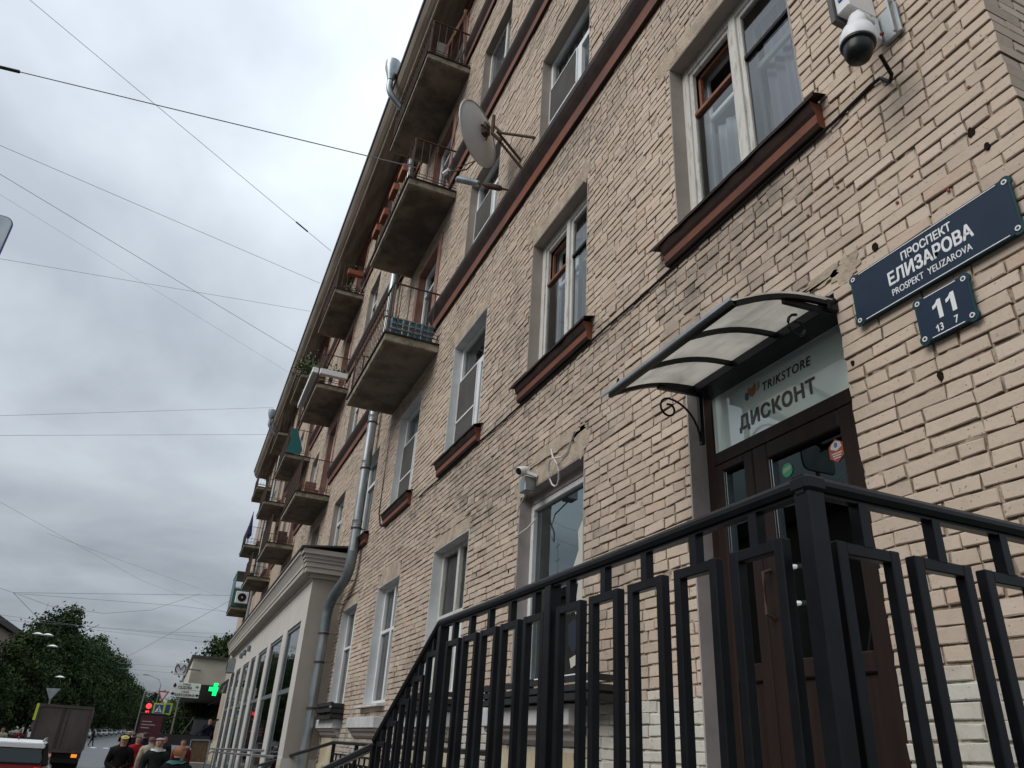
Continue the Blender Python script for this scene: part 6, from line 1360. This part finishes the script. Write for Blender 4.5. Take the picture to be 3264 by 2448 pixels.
    def shell(name, test, off, mtl):
        fs = [p for p in polys if all(test(i) for i in p)]; used = sorted({i for p in fs for i in p}); ix = {i: j for j, i in enumerate(used)}
        if not fs: return
        off_ = off if callable(off) else (lambda i: off)
        vs_ = [tuple((co[i]+nrm[i]*off_(i))*S) for i in used]; m2 = bpy.data.meshes.new(name); m2.from_pydata(vs_, [], [tuple(ix[i] for i in p) for p in fs]); m2.materials.append(mtl); m2.polygons.foreach_set("use_smooth", [True]*len(fs)); return link(name, m2, t)
    mj = mat('cloth', jacket, .9, spec=.08, col2=tuple(k*.45 for k in jacket), nscale=5, bump=.6, bscale=14); mtz = mat('cloth', trousers, .9, spec=.08); mh = mat('hair', hair, .6)
    shell('jacket', lambda i: kind[i] in 'ta' and not (kind[i] == 'a' and False), lambda i: .024+.01*(kind[i] == 't'), mj)
    shell('trousers', lambda i: kind[i] == 'l' or (kind[i] == 't' and co[i][2] < 1.0), .014, mtz)
    shell('hair', lambda i: kind[i] == 'h' and (co[i][2] > 1.655 or (co[i][1] > .0 and co[i][2] > 1.50-hairlen)), .018, mh)
    if hat:
        shell('hat', lambda i: kind[i] == 'h' and co[i][2] > 1.65, .032, mat('hat', hat, .8))
        if hood: obj('visor', MB().poly([(.09*S*math.cos(a), -(.075+.085*math.sin(a))*S, 1.672*S-.03*math.sin(a)*S) for a in [i*math.pi/8 for i in range(9)]], (0, 0, 1), .012), mat('hat', hat, .8), t)
    if hood: shell('hood', lambda i: kind[i] == 'h' and (co[i][1] > -.02 or co[i][2] > 1.735), .055, mj)
    if scarf: shell('scarf', lambda i: 1.42 < co[i][2] < 1.54 and abs(co[i][0]) < .16, .05, mat('scarf', scarf, .9))
    for s_ in (-1, 1): obj('eye', MB().sphere((s_*.034*S, -.095*S, 1.635*S), .011*S, 8, 5), 'camblack', t)
    obj('mouth', MB().box(-.025*S, .025*S, -.098*S, -.088*S, 1.565*S, 1.573*S), 'redplug', t)
    return t
TOCAM = rad(90)         # facing the camera (+X)
AWAY = rad(-90)
def bagthing(label, x, y, z, m, sz=(.12, .3, .36)):
    b = thing('bag', (x, y, z), label, 'bag'); obj('sack', MB().box(x-sz[0]/2, x+sz[0]/2, y-sz[1]/2, y+sz[1]/2, z, z+sz[2], ch=.04), m, b); obj('strap', MB().tube([(x, y-.1, z+sz[2]), (x, y-.05, z+sz[2]+.16), (x, y+.05, z+sz[2]+.16), (x, y+.1, z+sz[2])], .012, 5), m, b); return b
person('woman in a black hooded coat and yellow cap with clasped hands, walking this way', -20.8, -.70, G, TOCAM, 1.72, (.018, .016, .016), (.02, .02, .022), (.03, .02, .015), 'clasp', hat=(.50, .42, .12), hood=True)
person('person in a bright red jacket just behind the yellow cap', -26.6, -.52, G, TOCAM, 1.68, (.42, .02, .03), (.03, .03, .035), (.05, .035, .025), 'down')
person('man in dark blue jacket and blue jeans seen from behind', -28.4, -.40, G, AWAY+rad(12), 1.80, (.018, .025, .055), (.06, .10, .19), (.03, .02, .015), 'walk')
person('woman with cream vest walking away next to the man in jeans', -25.0, -.15, G, AWAY, 1.70, (.50, .44, .34), (.02, .02, .022), (.10, .06, .035), 'down', hairlen=.1)
bagthing('small red shoulder bag at the side of the cream vest', -24.7, .14, .68, mat('red_bag', (.42, .03, .03), .6), (.1, .22, .22))
person('woman in a pink beret and white scarf in a dark coat coming this way', -19.4, .05, G, TOCAM, 1.72, (.028, .032, .030), (.02, .02, .022), (.05, .035, .025), 'down', hat=(.42, .26, .28), scarf=(.6, .6, .58))
person('woman with orange hair and teal hood in a black coat close by the ramp', -13.2, .34, G, AWAY+rad(-35), 1.69, (.012, .012, .013), (.015, .015, .016), (.22, .075, .025), 'down', scarf=(.03, .12, .12), hairlen=.03)
person('man in a navy coat standing on the dark porch', -40.2, 2.02, .45, TOCAM+rad(20), 1.76, (.013, .018, .034), (.015, .017, .03), (.30, .17, .12), 'down')
person('person in a dull red jacket behind the orange haired woman', -27.5, .75, G, TOCAM, 1.66, (.24, .03, .03), (.02, .02, .02), (.04, .03, .02), 'down')
person('dark clothed man crossing the road beyond the truck', -100.2, -6.6, G-.12, rad(180), 1.76, (.02, .022, .035), (.02, .025, .05), (.03, .02, .02), 'walk')
person('red jacketed person waiting on the left behind the hatchback', -47.5, -7.85, G-.12, TOCAM, 1.66, (.36, .02, .02), (.03, .03, .03), (.05, .03, .02), 'down')
person('cream jacketed person waiting on the left behind the hatchback', -47.2, -7.15, G-.12, TOCAM, 1.68, (.52, .46, .36), (.03, .03, .03), (.05, .03, .02), 'down')
person('maroon jacketed person nearest the truck on the left', -46.8, -6.35, G-.12, TOCAM, 1.68, (.16, .03, .03), (.03, .03, .03), (.05, .03, .02), 'down')
person('person in black among the walkers by the advertising stand', -35.5, -.9, G, AWAY, 1.74, (.02, .02, .022), (.02, .02, .025), (.04, .03, .02), 'walk')
person('person in a pale cap before the advertising stand', -38, -1.15, G, TOCAM, 1.76, (.05, .05, .055), (.03, .03, .04), (.04, .03, .02), 'down', hat=(.45, .42, .36))
person('person in grey between the walkers and the steel handrails', -33, .25, G, TOCAM, 1.68, (.04, .045, .05), (.02, .02, .025), (.08, .05, .03), 'walk')
bagthing('white carrier bag held near the man in jeans', -26.0, -.85, .05, 'whiterev', (.1, .28, .34))
